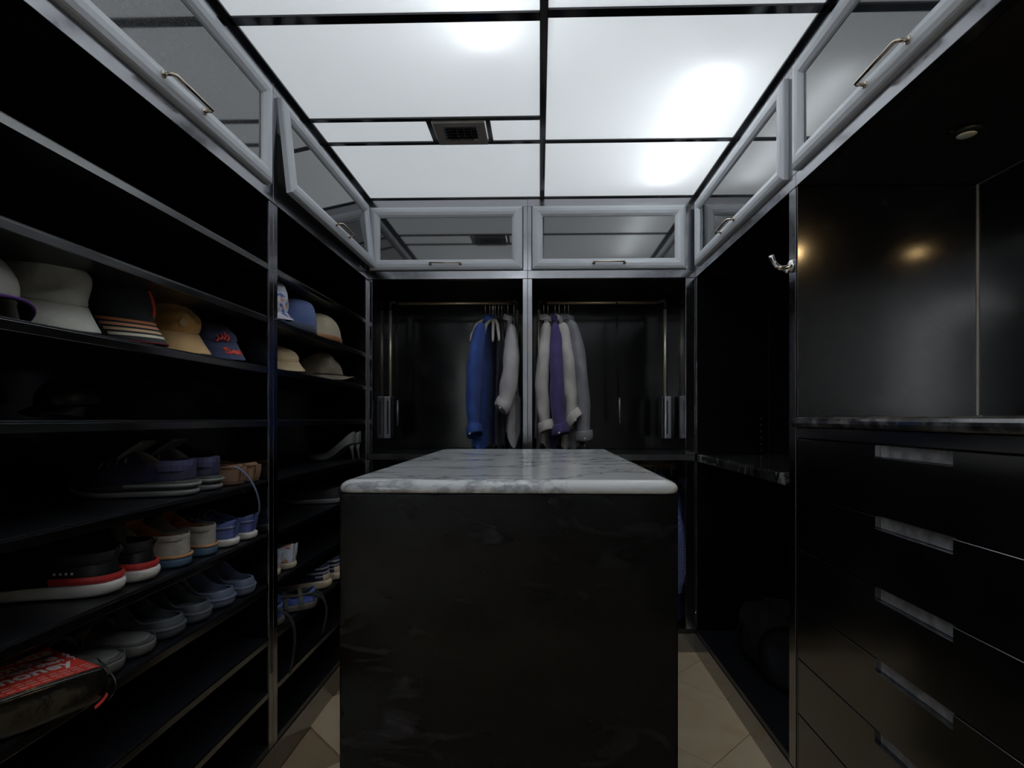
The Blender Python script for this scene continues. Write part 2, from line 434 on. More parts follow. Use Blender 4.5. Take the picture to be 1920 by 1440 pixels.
def upper(side, a0, a1, label, tilt=0., depth=None, door=None):
    """side: L, R or B; a0..a1 along the run; door limits inside it"""
    d0, d1 = door or (a0+.03, a1-.03)
    z0, z1 = ZU, ZC
    zd0, zd1 = ZU+.045, ZC-.05
    loc = {'L': (XL, (a0+a1)/2, z0), 'R': (XR, (a0+a1)/2, z0), 'B': ((a0+a1)/2, YB, z0)}[side]
    rz = {'L': PI/2, 'R': -PI/2, 'B': 0}[side]
    t = thing('wall_cabinet', label, 'cabinet', loc, rz)
    W = (a1-a0)/2; dep = depth
    sgn = {'L': 1, 'R': -1, 'B': 1}[side]
    c0, c1 = sorted((sgn*(d0-(a0+a1)/2), sgn*(d1-(a0+a1)/2)))
    new('body', boxes((-W, W, .03, dep, 0, .018), (-W, W, dep-.012, dep, .018, z1-z0-.004), (-W, -W+.018, .03, dep-.012, .018, z1-z0-.004), (W-.018, W, .03, dep-.012, .018, z1-z0-.004), bev=0), inner, t)
    new('bottom_rail', B(-W, W, 0, .03, 0, zd0-z0-.003), edgem, t)
    new('cornice', B(-W, W, 0, .03, zd1-z0+.003, z1-z0-.004), edgem, t)
    new('stile', B(-W, c0-.003, 0, .03, zd0-z0-.003, zd1-z0+.003), edgem, t)
    new('stile', B(c1+.003, W, 0, .03, zd0-z0-.003, zd1-z0+.003), edgem, t)
    d = door_parts(t, c1-c0, zd1-zd0, dustyglass if 'dusty' in label else None)
    d.location = ((c0+c1)/2, 0.004, zd1-z0); d.rotation_euler = (-R(tilt), 0, 0)
    return t
dl = XL-XLB
upper('L', YN, YP+.03, 'upper cabinet over the cap shelf, dusty black glass flap door', 0, dl, (.88, YP-.008))
upper('L', YP+.031, YB, 'upper cabinet over the folded hats, flap door hanging slightly open', 6.0, dl, (YP+.062, YB-.045))
dr = XRB-XR
upper('R', .35, YQ-.001, 'upper cabinet over the drawers niche with long white framed flap door', 0, dr, (.79, YQ-.012))
upper('R', YQ, YB, 'upper cabinet above the black marble ledge, white framed flap door', 0, dr, (YQ+.052, YB-.045))
db = YBB-YB
XD0, XD1 = -.088, -.040
upper('B', XL, XD1-.024, 'upper cabinet above the blue and white shirts', 0, db, (XL+.012, XD0-.001))
upper('B', XD1-.023, XR, 'upper cabinet above the purple and grey shirts', 0, db, (XD1+.001, XR-.053))

# ------------------------------------------------------------------ back wardrobe bays
ZK = 1.015
def wardrobe(x0, x1, lp, rp, label):
    t = thing('wardrobe_bay', label, 'wardrobe', ((x0+x1)/2, (YB+YBB)/2, 0))
    for za, zb in ((.12, ZK-.032), (ZK+.002, ZU-.002)):
        for xa_, xb_ in ((x0, x0+lp), (x1-rp, x1)):
            sp_ = neww('side_panel', B(xa_, xb_, YB+.003, YBB, za, zb), lacq, t)
            neww('edge_band', B(xa_+.0003, xb_-.0003, YB, YB+.003, za, zb, bev=.0008), edgem, sp_)
    for za, zb in ((.12, ZK-.032), (ZK+.002, ZU-.002)):
        neww('back_panel', B(x0, x1, YBB, YBB+.015, za, zb, bev=0), lacq_soft, t)
    neww('base_board', B(x0, x1, YB, YBB, .098, .12), shelfm, t)
    neww('toe_kick', B(x0, x1, YB-.002, YBB, 0, .097), edgem, t)
wardrobe(XL, XD1-.024, .022, .024, 'black wardrobe bay with blue and white shirts')
wardrobe(XD1-.023, XR, .024, .05, 'black wardrobe bay with purple and grey shirts')
tag(neww('countertop', B(XL+.001, XR-.001, YB-.001, YBB, ZK-.03, ZK, bev=.003), stonegrey), 'long dark polished counter under the hanging shirts', 'countertop')
tag(neww('hanging_rail', T([(-.037, 3.12, .94), (XR-.052, 3.12, .94)], .0085, 10), brass, smooth=True), 'brass clothes rail below the dark counter', 'rail')

# pull-down wardrobe lifts
def lift(xa, xb, xs, stick_z, zr, label):
    yr = 3.14
    t = thing('pull_down_rail', label, 'clothes rail', ((xa+xb)/2, yr, 1.09), group='wardrobe lifts')
    neww('rail', T([(xa+.045, yr, zr), (xb-.035, yr, zr)], .0085, 10), brass, t, True)
    for x, s in ((xa, 1), (xb, -1)):
        neww('pole', T([(x, yr, 1.30), (x, yr, zr-.035)], .0095, 12), polem, t, True)
        bm = T([(x, yr, zr-.04), (x, yr, zr+.004), (x+s*.008, yr, zr+.012), (x+s*.048, yr, zr)], [.011, .011, .011, .0095], 10)
        neww('corner_joint', bm, darkmetal, t, True)
        w0 = x-s*.024
        bm = bmesh.new()
        box(bm, min(w0, x+s*.014), max(w0, x+s*.014), yr-.055, yr+.055, 1.09, 1.325, bev=.006)
        h_ = neww('lift_housing', bm, greymetal, t)
        neww('slot', B(x-.004, x+.004, yr-.0565, yr-.053, 1.115, 1.30, bev=0), darkmetal, h_)
        neww('side_cover', B(min(x+s*.014, x+s*.026), max(x+s*.014, x+s*.026), yr-.04, yr+.055, 1.10, 1.32, bev=.003), darkmetal, h_)
    k = neww('pull_stick', T([(xs, yr-.012, zr), (xs+.003, yr-.02, zr-.25), (xs+.012, yr-.03, stick_z)], [.004, .0045, .006], 8), darkmetal, t, True)
    neww('grip', T([(xs+.012, yr-.03, stick_z+.14), (xs+.013, yr-.031, stick_z-.005)], .0068, 8), greymetal, k, True)
pY = 3.14
zrail = at_y(850, 569, pY).z
lift(at_y(732, 600, pY).x, at_y(970, 600, pY).x, at_y(744, 600, pY).x, at_y(750, 797, pY).z, zrail, 'brass pull-down clothes rail carrying the blue shirt')
lift(at_y(1010, 600, pY).x, at_y(1247, 600, pY).x, at_y(1156, 600, pY).x, at_y(1157, 792, pY).z, zrail, 'brass pull-down clothes rail carrying the purple shirt')

# ------------------------------------------------------------------ right side: ledge bay
t = thing('ledge_bay', 'open black bay between the wardrobe and the drawers', 'cabinet', ((XR+XRB)/2, 2.33, 0))
neww('end_panel', boxes((XR+.001, XRB, YB-.02, YB-.001, .12, .978), (XR+.001, XRB, YB-.02, YB-.001, 1.022, ZU-.002)), lacq_soft, t)
neww('back_panel', B(XRB, XRB+.012, YQ, YB, .0, ZU-.002, bev=0), lacq_soft, t)
sp_ = neww('post', B(XR+.003, XRB, YQ, YQ+.045, .1, ZU-.002), lacq, t)
neww('edge_band', B(XR, XR+.003, YQ, YQ+.045, .1, ZU-.002, bev=.0008), edgem, sp_)
neww('base_board', B(XR+.001, XRB, YQ+.046, YB-.001, .098, .12), shelfm, t)
neww('toe_kick', B(XR-.002, XRB, YQ, YB-.003, 0, .097), edgem, t)
sx = at_y(1441, 700, YB-.021).x
neww('seam', boxes((sx, sx+.002, YB-.0215, YB-.02, .125, .975), (sx, sx+.002, YB-.0215, YB-.02, 1.025, ZU-.01), bev=0), darkmetal, t)
hx = at_y(1427, 700, YB-.021).x
for k in range(6):
    bm = T([(hx, YB-.0195, 1.04+k*.032), (hx, YB-.0215, 1.04+k*.032)], .0032, 8); neww('pin_socket', bm, hole, t)
tag(neww('marble_ledge', B(XR+.004, XRB-.001, YQ+.046, YB-.003, .98, 1.02, bev=.006), marble_b), 'black marble ledge with white veining in the open bay', 'countertop')
# robe hook on the post
hp = at_x(1484, 500, XR)
hk = thing('robe_hook', 'chrome curved robe hook on the black post', 'hook', (XR, YQ+.022, hp.z))
bm = lathe([(.0005, 0), (.019, 0), (.021, .004), (.017, .010), (.010, .013), (.001, .014)], 20)
new('rosette', xf(bm, Matrix.Rotation(-PI/2, 4, 'Y')), chrome, hk, True)
new('arm', T(bez((-.008, 0, 0), (-.035, 0, -.016), (-.056, 0, -.004), (-.066, 0, .034), 12), [.009]*4+[.0085]*4+[.0075]*3+[.0085, .0085], 12), chrome, hk, True)
new('lower_peg', T([(-.010, 0, -.008), (-.022, 0, -.020)], [.006, .007], 10), chrome, hk, True)

# ------------------------------------------------------------------ right side: chest of drawers and niche
Y0, Y1 = .35, YQ-.004
ZD = [1.137, .967, .797, .627, .457, .287, .117]
t = thing('drawer_chest', 'built-in black lacquer chest of six drawers with cut-out pulls', 'drawers', ((XR+XRB)/2, (Y0+Y1)/2, 0))
neww('carcass', B(XR+.023, XRB, Y0, Y1, .1, 1.17, bev=0), inner, t)
neww('side_panel', B(XR+.001, XR+.022, Y1-.010, Y1, .1, 1.17), lacq, t)
neww('toe_kick', B(XR-.002, XRB, Y0, Y1, 0, .097), edgem, t)
neww('apron', B(XR+.001, XR+.022, Y0, Y1-.012, ZD[0]+.003, 1.172), lacq_draw, t)
N0, N1 = 1.095, 1.345
for k in range(6):
    zt, zb = ZD[k], ZD[k+1]+.003
    hn = .029
    bm = bmesh.new()                                  # drawer front with a notch cut into its top edge
    yA, yB_ = Y0+.002, Y1-.013
    outl = [(yA, zb), (yB_, zb), (yB_, zt), (N1, zt), (N1, zt-hn), (N0, zt-hn), (N0, zt), (yA, zt)]
    fa = [bm.verts.new((XR, y, z)) for y, z in outl]; fb = [bm.verts.new((XR+.022, y, z)) for y, z in outl]
    bm.faces.new(fa); bm.faces.new(fb[::-1])
    for i in range(8): bm.faces.new((fa[i], fb[i], fb[(i+1) % 8], fa[(i+1) % 8]))
    bmesh.ops.recalc_face_normals(bm, faces=bm.faces)
    bmesh.ops.bevel(bm, geom=[e for e in bm.edges if all(abs(v.co.x-XR) < 1e-5 for v in e.verts)], offset=.0012, segments=1, affect='EDGES')
    d = neww('drawer', bm, lacq_draw, t)
    neww('finger_pull', B(XR+.0135, XR+.0215, N0+.001, N1-.001, zt-hn+.001, zt-.001, bev=0), pullm, d)
ctop = bmesh.new()
prof = [(XR+.02, 1.174), (XR-.008, 1.174), (XR-.014, 1.178), (XR-.017, 1.186), (XR-.017, 1.193), (XR-.013, 1.200), (XR-.005, 1.2045), (XR+.01, 1.206), (XRB-.002, 1.206), (XRB-.002, 1.174)]
ra = [ctop.verts.new((x, Y0, z)) for x, z in prof]; rb = [ctop.verts.new((x, Y1, z)) for x, z in prof]
ctop.faces.new(ra); ctop.faces.new(rb[::-1])
for i in range(len(prof)): ctop.faces.new((ra[i], rb[i], rb[(i+1) % len(prof)], ra[(i+1) % len(prof)]))
bmesh.ops.recalc_face_normals(ctop, faces=ctop.faces)
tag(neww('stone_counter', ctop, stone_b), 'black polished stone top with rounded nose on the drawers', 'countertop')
t = thing('niche_lining', 'glossy black panelled niche above the drawers', 'cabinet', ((XR+XRB)/2, (Y0+Y1)/2, 1.207))
mirror_l = M('black_gloss_panel', BLK, .13, ior=1.9, bump=(260, .02), rvar=(4, .12, .16))
neww('end_panel', B(XR+.001, XRB-.001, Y1-.006, Y1, 1.207, ZU-.002), mirror_l, t)
neww('back_panel', B(XRB-.001, XRB+.012, Y0, Y1, 1.207, ZU-.002), mirror_l, t)
neww('corner_trim', B(XRB-.005, XRB-.001, Y1-.0095, Y1-.006, 1.207, ZU-.002, bev=0), seamm, t)
neww('top_trim', B(XRB-.0035, XRB-.001, Y0+.011, Y1-.0095, ZU-.005, ZU-.002, bev=0), greymetal, t)
pp = at_z(1812, 246, ZU-.004)
pk = thing('puck_light', 'small round unlit puck light under the cabinet in the niche', 'light', (pp.x, pp.y, ZU-.014))
new('housing', lathe([(.024, .0), (.033, .001), (.036, .006), (.034, .0125), (.03, .013)], 24), darkmetal, pk, True)
new('lens', lathe([(.0005, -.003), (.015, -.0025), (.023, .0005), (.0005, .002)], 24), M('frosted_lens', (.75, .78, .70), .3), pk, True)
for s_ in (-.0375, .0375): new('clip', B(s_-.0075, s_+.0075, -.006, .006, .004, .013, bev=.002), darkmetal, pk)
bp_ = at_y(1658, 377, Y1-.007)
pk2 = thing('puck_light_offscreen', 'small round puck light lit warm, under the cabinet over the drawers', 'light', (1.09, 1.075, ZU-.014))
new('housing', lathe([(.024, .0), (.033, .001), (.036, .006), (.034, .0125), (.03, .013)], 24), darkmetal, pk2, True)
new('lens', lathe([(.0005, -.003), (.015, -.0025), (.023, .0005), (.0005, .002)], 24), M('warm_lit_lens', (.9, .7, .4), .3, emit=((1, .66, .30), 170.)), pk2, True)
hb = thing('panel_clip', 'tiny black bracket with bright screw high on the niche panel', 'bracket', (bp_.x, Y1-.006, bp_.z-.012))
new('plate', boxes((-.008, .008, -.004, 0, 0, .018), (-.012, .012, -.006, 0, -.004, .004), bev=.001), darkmetal, hb)
new('screw', T([(0, -.003, .014), (0, -.0055, .014)], .003, 8), chrome, hb)

# ------------------------------------------------------------------ island
W_, IY0 = .62, 1.0
xi0, xi1 = at_y(631, 900, IY0).x, at_y(1276, 900, IY0).x
IY1 = 2.07
zt = at_y(950, 928, IY0).z
ic = thing('island_cabinet', 'free-standing glossy black island with smudged front', 'island', ((xi0+xi1)/2, (IY0+IY1)/2, 0))
neww('front_panel', B(xi0+.001, xi1-.001, IY0+.012, IY0+.03, .001, zt, bev=.002), island_m, ic)
neww('body', B(xi0+.002, xi1-.002, IY0+.031, IY1-.015, .001, zt, bev=.002), lacq, ic)
def rrect(x0, x1, y0, y1, r, z, ins):
    pts = []
    for cx_, cy_, a0 in ((x1-r, y0+r, -90), (x1-r, y1-r, 0), (x0+r, y1-r, 90), (x0+r, y0+r, 180)):
        for k in range(7):
            q = R(a0+15*k); pts.append(Vector((cx_+(r-ins)*math.cos(q), cy_+(r-ins)*math.sin(q), z)))
    return pts
bm = bmesh.new(); rows = []
for z_, ins in ((.002, .006), (.003, .003), (.006, .0005), (.010, 0), (.014, .001), (.018, .004), (.022, .010), (.0245, .017), (.0255, .024)):
    rows.append([bm.verts.new(p) for p in rrect(xi0-.002, xi1+.002, IY0, IY1, .03, zt+z_, ins)])
for i in range(len(rows)-1):
    for j in range(28): bm.faces.new((rows[i][j], rows[i][(j+1) % 28], rows[i+1][(j+1) % 28], rows[i+1][j]))
for f in bm.faces: f.smooth = True
bm.faces.new(rows[0][::-1]); bm.faces.new(rows[-1])
tag(neww('marble_countertop', bm, marble_w, smooth=False), 'white grey-veined marble slab on the black island', 'countertop')

# ==== DETAILS ====
# ------------------------------------------------------------------ footwear
HW = [(0, 0), (.012, .34), (.04, .58), (.09, .74), (.2, .80), (.35, .76), (.5, .80), (.62, .93), (.74, 1.0), (.84, .93), (.92, .74), (.97, .47), (.992, .22), (1, 0)]
def hw_at(t_):
    for (a, x), (b_, y) in zip(HW, HW[1:]):
        if t_ <= b_: return x+(y-x)*(t_-a)/(b_-a)
    return 0.
NS = 22
TT = [.5-.5*math.cos(PI*i/NS) for i in range(NS+1)]
PER = [(t_, 1) for t_ in TT]+[(t_, -1) for t_ in TT[-2:0:-1]]      # once round: heel, outer side, toe, inner side
def sstep(x): x = min(1, max(0, x)); return x*x*(3-2*x)
class Last:
    """shape of a shoe: toe along +x, heel at x=0"""
    def __init__(s, L=.285, W=.10, spring=.016, zoff=None): s.L, s.W, s.spring, s.zo = L, W, spring, zoff
    def z(s, t_): return (s.zo(t_) if s.zo else 0)+s.spring*max(0, (t_-.68)/.32)**2
    def pt(s, t_, sd, sc=1., z=0., dx=0.):
        x = s.L*(.5+(t_-.5)*sc)+dx
        bend = .010*math.sin(PI*t_)                       # slight inward curve of the last
        return Vector((x, sd*hw_at(t_)*s.W/2*sc+bend, s.z(t_)+z))
def loft_rings(rings, cap0=True, cap1=True):
    bm = bmesh.new(); vs_ = [[bm.verts.new(p) for p in r] for r in rings]; n = len(vs_[0])
    for i in range(len(vs_)-1):
        for j in range(n): bm.faces.new((vs_[i][j], vs_[i][(j+1) % n], vs_[i+1][(j+1) % n], vs_[i+1][j]))
    if cap0: bm.faces.new(vs_[0][::-1])
    if cap1: bm.faces.new(vs_[-1])
    bmesh.ops.recalc_face_normals(bm, faces=bm.faces)
    return bm
def sole_mesh(la, h0, h1, sc0=.93, sc1=1., belly=.012, zb=0.):
    """sole from zb up to h(t) going from h0 at the heel to h1 at the toe"""
    hh = lambda t_: h0+(h1-h0)*sstep(t_*1.1)
    rings = []
    for f, sc in ((0, sc0), (.12, sc0+(sc1-sc0)*.8), (.5, sc1+belly), (.88, sc1+belly*.5), (1, sc1-.015)):
        rings.append([la.pt(t_, s, sc, zb+(hh(t_)-zb)*f) for t_, s in PER])
    return loft_rings(rings)
def upper_mesh(la, h0, h1, to, heel, mid, throat, toe, wopen=.72, sc=.97, nv=7, lean=.0, flare=0.):
    """upper rising from the sole to an open collar; returns a shell"""
    hh = lambda t_: h0+(h1-h0)*sstep(t_*1.1)
    rings = []
    for k in range(nv+1):
        v = k/nv; ring = []
        for t_, s in PER:
            b_ = la.pt(t_, s, sc, hh(t_)-.002)
            if t_ <= to:
                u = t_/to
                x = la.L*(.02-lean+(to-.02+lean)*u)
                yw = la.W/2*wopen*min(1, math.sin(PI*min(1, max(0, u*.93+.0)))**.55) if 0 < u < 1 else 0
                if u >= .93: yw *= max(0, (1-u)/.07)
                zz = heel+(mid-heel)*sstep(u*2.2) if u < .5 else mid+(throat-mid)*sstep((u-.5)*2)
                r = Vector((x, s*yw+.010*math.sin(PI*t_), la.z(t_)+zz))
            else:
                u = (t_-to)/(1-to)
                r = Vector((la.L*(to+(.965-to)*u), .010*math.sin(PI*t_), la.z(t_)+throat+(toe-throat)*(u**.8)))
            e = v**2.4 if t_ > to*.8 else v**1.5
            q = b_.lerp(r, e)
            q.z = b_.z+(r.z-b_.z)*(1-(1-v)**1.9 if t_ > to*.9 else v)
            if t_ < .35: q.x -= flare*math.sin(PI*v)
            ring.append(q)
        rings.append(ring)
    bm = loft_rings(rings, False, False)
    bmesh.ops.remove_doubles(bm, verts=bm.verts, dist=.0004)
    return bm
def insole(la, z, sc=.9, t1=1.):
    bm = bmesh.new()
    rings = [[la.pt(t_*t1, s, sc, z+(.006*(1-abs(1-2*t_)))*0) for t_, s in PER], [la.pt(t_*t1, s, sc*.97, z+.004) for t_, s in PER]]
    bm.free(); return loft_rings(rings)
def band(la, t1, z0, z1, off=.0015, sc=1.):
    """strip round the heel up to t1 on both sides"""
    per = [(t_, -1) for t_ in TT[::-1] if 0 < t_ <= t1]+[(t_, 1) for t_ in TT if t_ <= t1]
    bm = bmesh.new(); rows = []
    for z, o_ in ((z0, 0), (z0, off), ((z0+z1)/2, off*1.4), (z1, off), (z1, 0)):
        row = []
        for t_, s in per:
            p = la.pt(t_, s, sc, z); c = Vector((la.L*max(t_, .25), p.y*.0+.01*math.sin(PI*t_), p.z)); n = (p-c); n.z = 0
            row.append(bm.verts.new(p+n.normalized()*o_))
        rows.append(row)
    for i in range(len(rows)-1):
        for j in range(len(per)-1): bm.faces.new((rows[i][j], rows[i][j+1], rows[i+1][j+1], rows[i+1][j]))
    bmesh.ops.recalc_face_normals(bm, faces=bm.faces)
    return bm
def fin(o, th=None, lv=1, mo=0):
    for p in o.data.polygons: p.use_smooth = True
    if th: solid(o, th, -1, mo)
    if lv: subd(o, lv)
    return o
def place(t, y, shelf_z, yaw=0., heel_x=None):
    """heel to the aisle on the left shelving, toe to the back"""
    t.location = ((XL-.012) if heel_x is None else heel_x, y, shelf_z+.0005); t.rotation_euler = (0, 0, PI+R(yaw))
def copy_tree(o, parent=None):
    c = o.copy(); C.objects.link(c); c.parent = parent
    for ch in [k for k in o.children]: copy_tree(ch, c)
    return c
def pair(t, label2, y, z, yaw, hx=None):
    c = copy_tree(t); c['label'] = label2; place(c, y, z, yaw, hx); c.scale = (1, -1, 1)
    return c

Z5, Z6, Z7, Z8 = ST[4], ST[5], ST[6], ST[7]
whites = M('white_foam_sole', (.82, .80, .78), .6, bump=(60, .5))
redm = M('red_rubber', (.62, .05, .05), .4)
blackknit = M('black_knit', (.018, .019, .022), .75, bump=(420, .9))
blackleather = M('black_smooth_leather', (.012, .013, .016), .42, bump=(90, .1))
lining_d = M('dark_lining', (.012, .012, .013), .8)
# black runner with a red stripe
la = Last(.30, .108, .05)
def runner(label):
    t = thing('running_shoe', label, 'shoe', group='shoes on the shelf with the suede slip-ons')
    fin(new('sole', sole_mesh(la, .034, .024, .9, 1.04, .03), whites, t))
    new('stripe', band(la, .42, .032, .046, .004, 1.0), redm, t)
    fin(new('upper', upper_mesh(la, .034, .024, .5, .088, .07, .112, .055, .74, .98), [blackleather, lining_d], t), .005, 1, 1)
    u = new('collar', band(la, .30, .070, .094, .0045, .93), blackknit, t); fin(u, None, 1)
    new('heel_tab', T([(.004, .006, .086), (-.003, .0, .095), (.002, -.004, .102)], [.003, .0045, .003], 8), blackknit, t, True)
    new('tongue', xf(B(-.03, .03, -.004, .004, -.04, .045, bev=.003), Matrix.Translation((.135, .01, .115)) @ Matrix.Rotation(R(90), 4, 'Z') @ Matrix.Rotation(R(28), 4, 'X')), lining_d, t)
    mk = bmesh.new()
    for k in range(4): box(mk, .062+k*.011, .066+k*.011, .0, .0012, .054, .059)
    o = new('mark', mk, whites, t); o['kind'] = 'stuff'
    o.location = (0, .052, 0)
    for k in range(5): new('lace', T([(.165+k*.018, -.024, .093-k*.006), (.165+k*.018, .01, .107-k*.008), (.165+k*.018, .044, .093-k*.006)], .0026, 6), lining_d, t)
    return t
a = runner('black running shoe with red stripe and white sole, closer to the red bag'); place(a, 1.2, Z6, 10, -.925)
pair(a, 'black running shoe with red stripe and white sole, beside the suede slip-on', 1.295, Z6, 7, -.915)
# grey suede slip-on with orange lining and blue sole
la = Last(.285, .102, .014)
suede = M('grey_suede', (.48, .46, .42), .9, var=(.36, .34, .31), vscale=40, bump=(200, .6))
orangelin = M('orange_leather_lining', (.55, .22, .03), .5, var=(.38, .13, .02), vscale=12)
bluesole = M('blue_rubber_sole', (.075, .15, .25), .6, var=(.11, .19, .29), vscale=30)
tanwelt = M('tan_welt', (.72, .40, .18), .5)
def slipon(label):
    t = thing('suede_slip_on', label, 'shoe', group='shoes on the shelf with the suede slip-ons')
    fin(new('sole', sole_mesh(la, .026, .018, .96, 1.0, .006), bluesole, t))
    new('welt', band(la, .5, .026, .033, .003, .99), tanwelt, t)
    fin(new('upper', upper_mesh(la, .028, .02, .56, .082, .075, .125, .05, .80, .97, lean=.01), [suede, orangelin], t), .004, 1, 1)
    fin(new('insole', insole(la, .032, .86), orangelin, t), None, 0)
    new('topline', band(la, .3, .070, .084, .0025, .94), suede, t)
    new('tongue', ribbon(bez((.15, .01, .085), (.135, .01, .115), (.12, .01, .135), (.105, .01, .145), 6), .062, .005, (0, 1, 0)), orangelin, t)
    return t
a = slipon('grey suede slip-on with orange lining and blue sole, next to the black runner'); place(a, 1.425, Z6, 6, -.91)
pair(a, 'grey suede slip-on with orange lining and blue sole, next to the blue boat shoe', 1.54, Z6, 5, -.91)
# blue boat shoes
la = Last(.275, .096, .012)
bluel = M('blue_leather', (.10, .14, .36), .5, var=(.13, .17, .42), vscale=16, bump=(80, .3))
lacem = M('blue_lace', (.22, .27, .42), .7)
def boat(label):
    t = thing('boat_shoe', label, 'shoe', group='shoes on the shelf with the suede slip-ons')
    fin(new('sole', sole_mesh(la, .026, .02, .94, 1.03, .012), whites, t))
    fin(new('upper', upper_mesh(la, .026, .02, .52, .078, .06, .082, .045, .8, .97, lean=.006), [bluel, bluel], t), .004, 1)
    fin(new('insole', insole(la, .03, .86), lining_d, t), None, 0)
    new('collar_cord', band(la, .34, .055, .060, .0032, .955), lacem, t)
    new('heel_strip', ribbon([(.004, .0, .03), (-.002, 0, .055), (-.006, 0, .082)], .018, .003, (0, 1, 0)), bluel, t)
    for k in range(3): new('lace', T(bez((.145+k*.02, -.03, .07-k*.004), (.15+k*.02, -.01, .096-k*.006), (.15+k*.02, .03, .096-k*.006), (.145+k*.02, .05, .07-k*.004), 6), .003, 6), lacem, t)
    return t
a = boat('blue leather boat shoe with white sole, next to the suede slip-on'); place(a, 1.648, Z6, 3, -.91)
c = pair(a, 'blue leather boat shoe with white sole, against the black post', 1.742, Z6, 2, -.905)
# grey and navy trainers
la = Last(.30, .112, .024)
navyknit = M('navy_mesh', (.035, .037, .085), .7, bump=(300, .6), var=(.055, .06, .12), vscale=20)
greyfoam = M('grey_foam', (.30, .31, .31), .6, bump=(50, .4))
dkfoam = M('charcoal_foam', (.07, .075, .075), .6)
ltlin = M('light_grey_lining', (.36, .35, .32), .8)
def trainer(label):
    t = thing('trainer', label, 'shoe', group='shoes on the shelf with the brown loafers')
    fin(new('outsole', sole_mesh(la, .018, .014, .88, 1.02, .02), greyfoam, t))
    fin(new('midsole', sole_mesh(la, .044, .03, .99, 1.0, .03, zb=.016), dkfoam, t))
    new('stripe', band(la, .5, .026, .034, .0045, 1.02), greyfoam, t)
    fin(new('upper', upper_mesh(la, .042, .03, .5, .098, .074, .125, .055, .74, .97, flare=.003), [navyknit, ltlin], t), .006, 1, 1)
    new('heel_cup', band(la, .24, .066, .094, .004, .935), M('violet_heel_cup', (.085, .085, .20), .5), t)
    new('tongue', ribbon(bez((.17, .01, .10), (.15, .01, .118), (.13, .01, .13), (.112, .01, .142), 8), .07, .008, (0, 1, 0)), ltlin, t)
    for k in range(4): new('lace', T(bez((.15+k*.02, -.03, .09-k*.005), (.155+k*.02, -.01, .12-k*.008), (.155+k*.02, .03, .12-k*.008), (.15+k*.02, .05, .09-k*.005), 6), .003, 6), ltlin, t)
    return t
a = trainer('grey and navy trainer with thick layered sole, standing away from the loafers'); place(a, 1.46, Z5, 10, -.915)
pair(a, 'grey and navy trainer with thick layered sole, beside the brown loafer', 1.567, Z5, 8, -.915)
# hanging lace from shelf to boat shoe
p0 = Vector((-.90, 1.61, Z5+.062)); p3 = Vector((-.895, 1.742, Z6+.078))
tag(neww('shoelace', ribbon(bez(p0, p0+Vector((.03, .03, -.01)), p3+Vector((.028, -.02, .05)), p3, 14), .007, .0025, (0, 1, .3)), lacem), 'pale blue shoelace trailing from the trainers to the boat shoe', 'shoelace')
# brown loafers
la = Last(.265, .090, .006)
brownl = M('brown_suede', (.34, .20, .13), .75, var=(.27, .155, .10), vscale=25, bump=(150, .4))
brownd = M('brown_rubber', (.12, .065, .04), .6)
def loafer(label):
    t = thing('loafer', label, 'shoe', group='shoes on the shelf with the brown loafers')
    fin(new('sole', sole_mesh(la, .010, .007, .96, 1.0, .004), brownd, t))
    fin(new('upper', upper_mesh(la, .01, .008, .6, .064, .056, .07, .04, .84, .96), [brownl, brownd], t), .004, 1, 1)
    fin(new('insole', insole(la, .012, .86), brownd, t), None, 0)
    new('topline', band(la, .45, .052, .058, .0025, .945), brownl, t)
    new('strap', ribbon(bez((.16, -.045, .035), (.165, -.03, .085), (.165, .05, .085), (.16, .06, .035), 8), .022, .004, (1, 0, 0)), brownl, t)
    new('heel_patch', ribbon([(.0045, 0, .012), (-.001, 0, .035), (-.0015, 0, .056)], .03, .003, (0, 1, 0)), brownl, t)
    return t
a = loafer('low brown suede loafer beside the grey trainer'); place(a, 1.683, Z5, 4, -.91)
pair(a, 'low brown suede loafer against the black post', 1.762, Z5, 2, -.905)
# clogs
la = Last(.285, .112, .014)
def clog(name, label, mt, grp):
    t = thing(name, label, 'clog', group=grp)
    fin(new('sole', sole_mesh(la, .036, .03, .86, 1.0, .012), mt, t))
    fin(new('upper', upper_mesh(la, .034, .028, .46, .054, .048, .104, .06, .9, .985), [mt, mt], t), .006, 1)
    fin(new('footbed', insole(la, .030, .88), MATS['clog_footbed'], t), None, 0)
    new('rim', band(la, .5, .024, .031, .0035, .985), mt, t)
    for k in range(6):
        new('vent_hole', lathe([(.005, 0), (.005, .003), (.0045, .004)], 10), lining_d, t).location = (.17+(k//2)*.03, .01+(-.018 if k % 2 else .018), .098-(k//2)*.009)
    return t
M('clog_footbed', (.05, .06, .075), .7, var=(.10, .115, .13), vscale=60, bump=(200, .5))
clog_d = M('dark_grey_foam_rubber', (.10, .11, .13), .6, var=(.135, .145, .165), vscale=25)
clog_b = M('blue_grey_foam_rubber', (.17, .20, .30), .6, var=(.21, .24, .34), vscale=25)
a = clog('foam_clog', 'dusty dark grey foam clog next to the slide', clog_d, 'clogs on the shelf'); place(a, 1.388, Z7, 4, -.905)
pair(a, 'dusty dark grey foam clog next to the blue-grey clog', 1.492, Z7, 3, -.90)
a = clog('foam_clog', 'blue-grey foam clog next to the dark grey clog', clog_b, 'clogs on the shelf'); place(a, 1.612, Z7, 3, -.90)
pair(a, 'blue-grey foam clog against the black post', 1.718, Z7, 2, -.895)
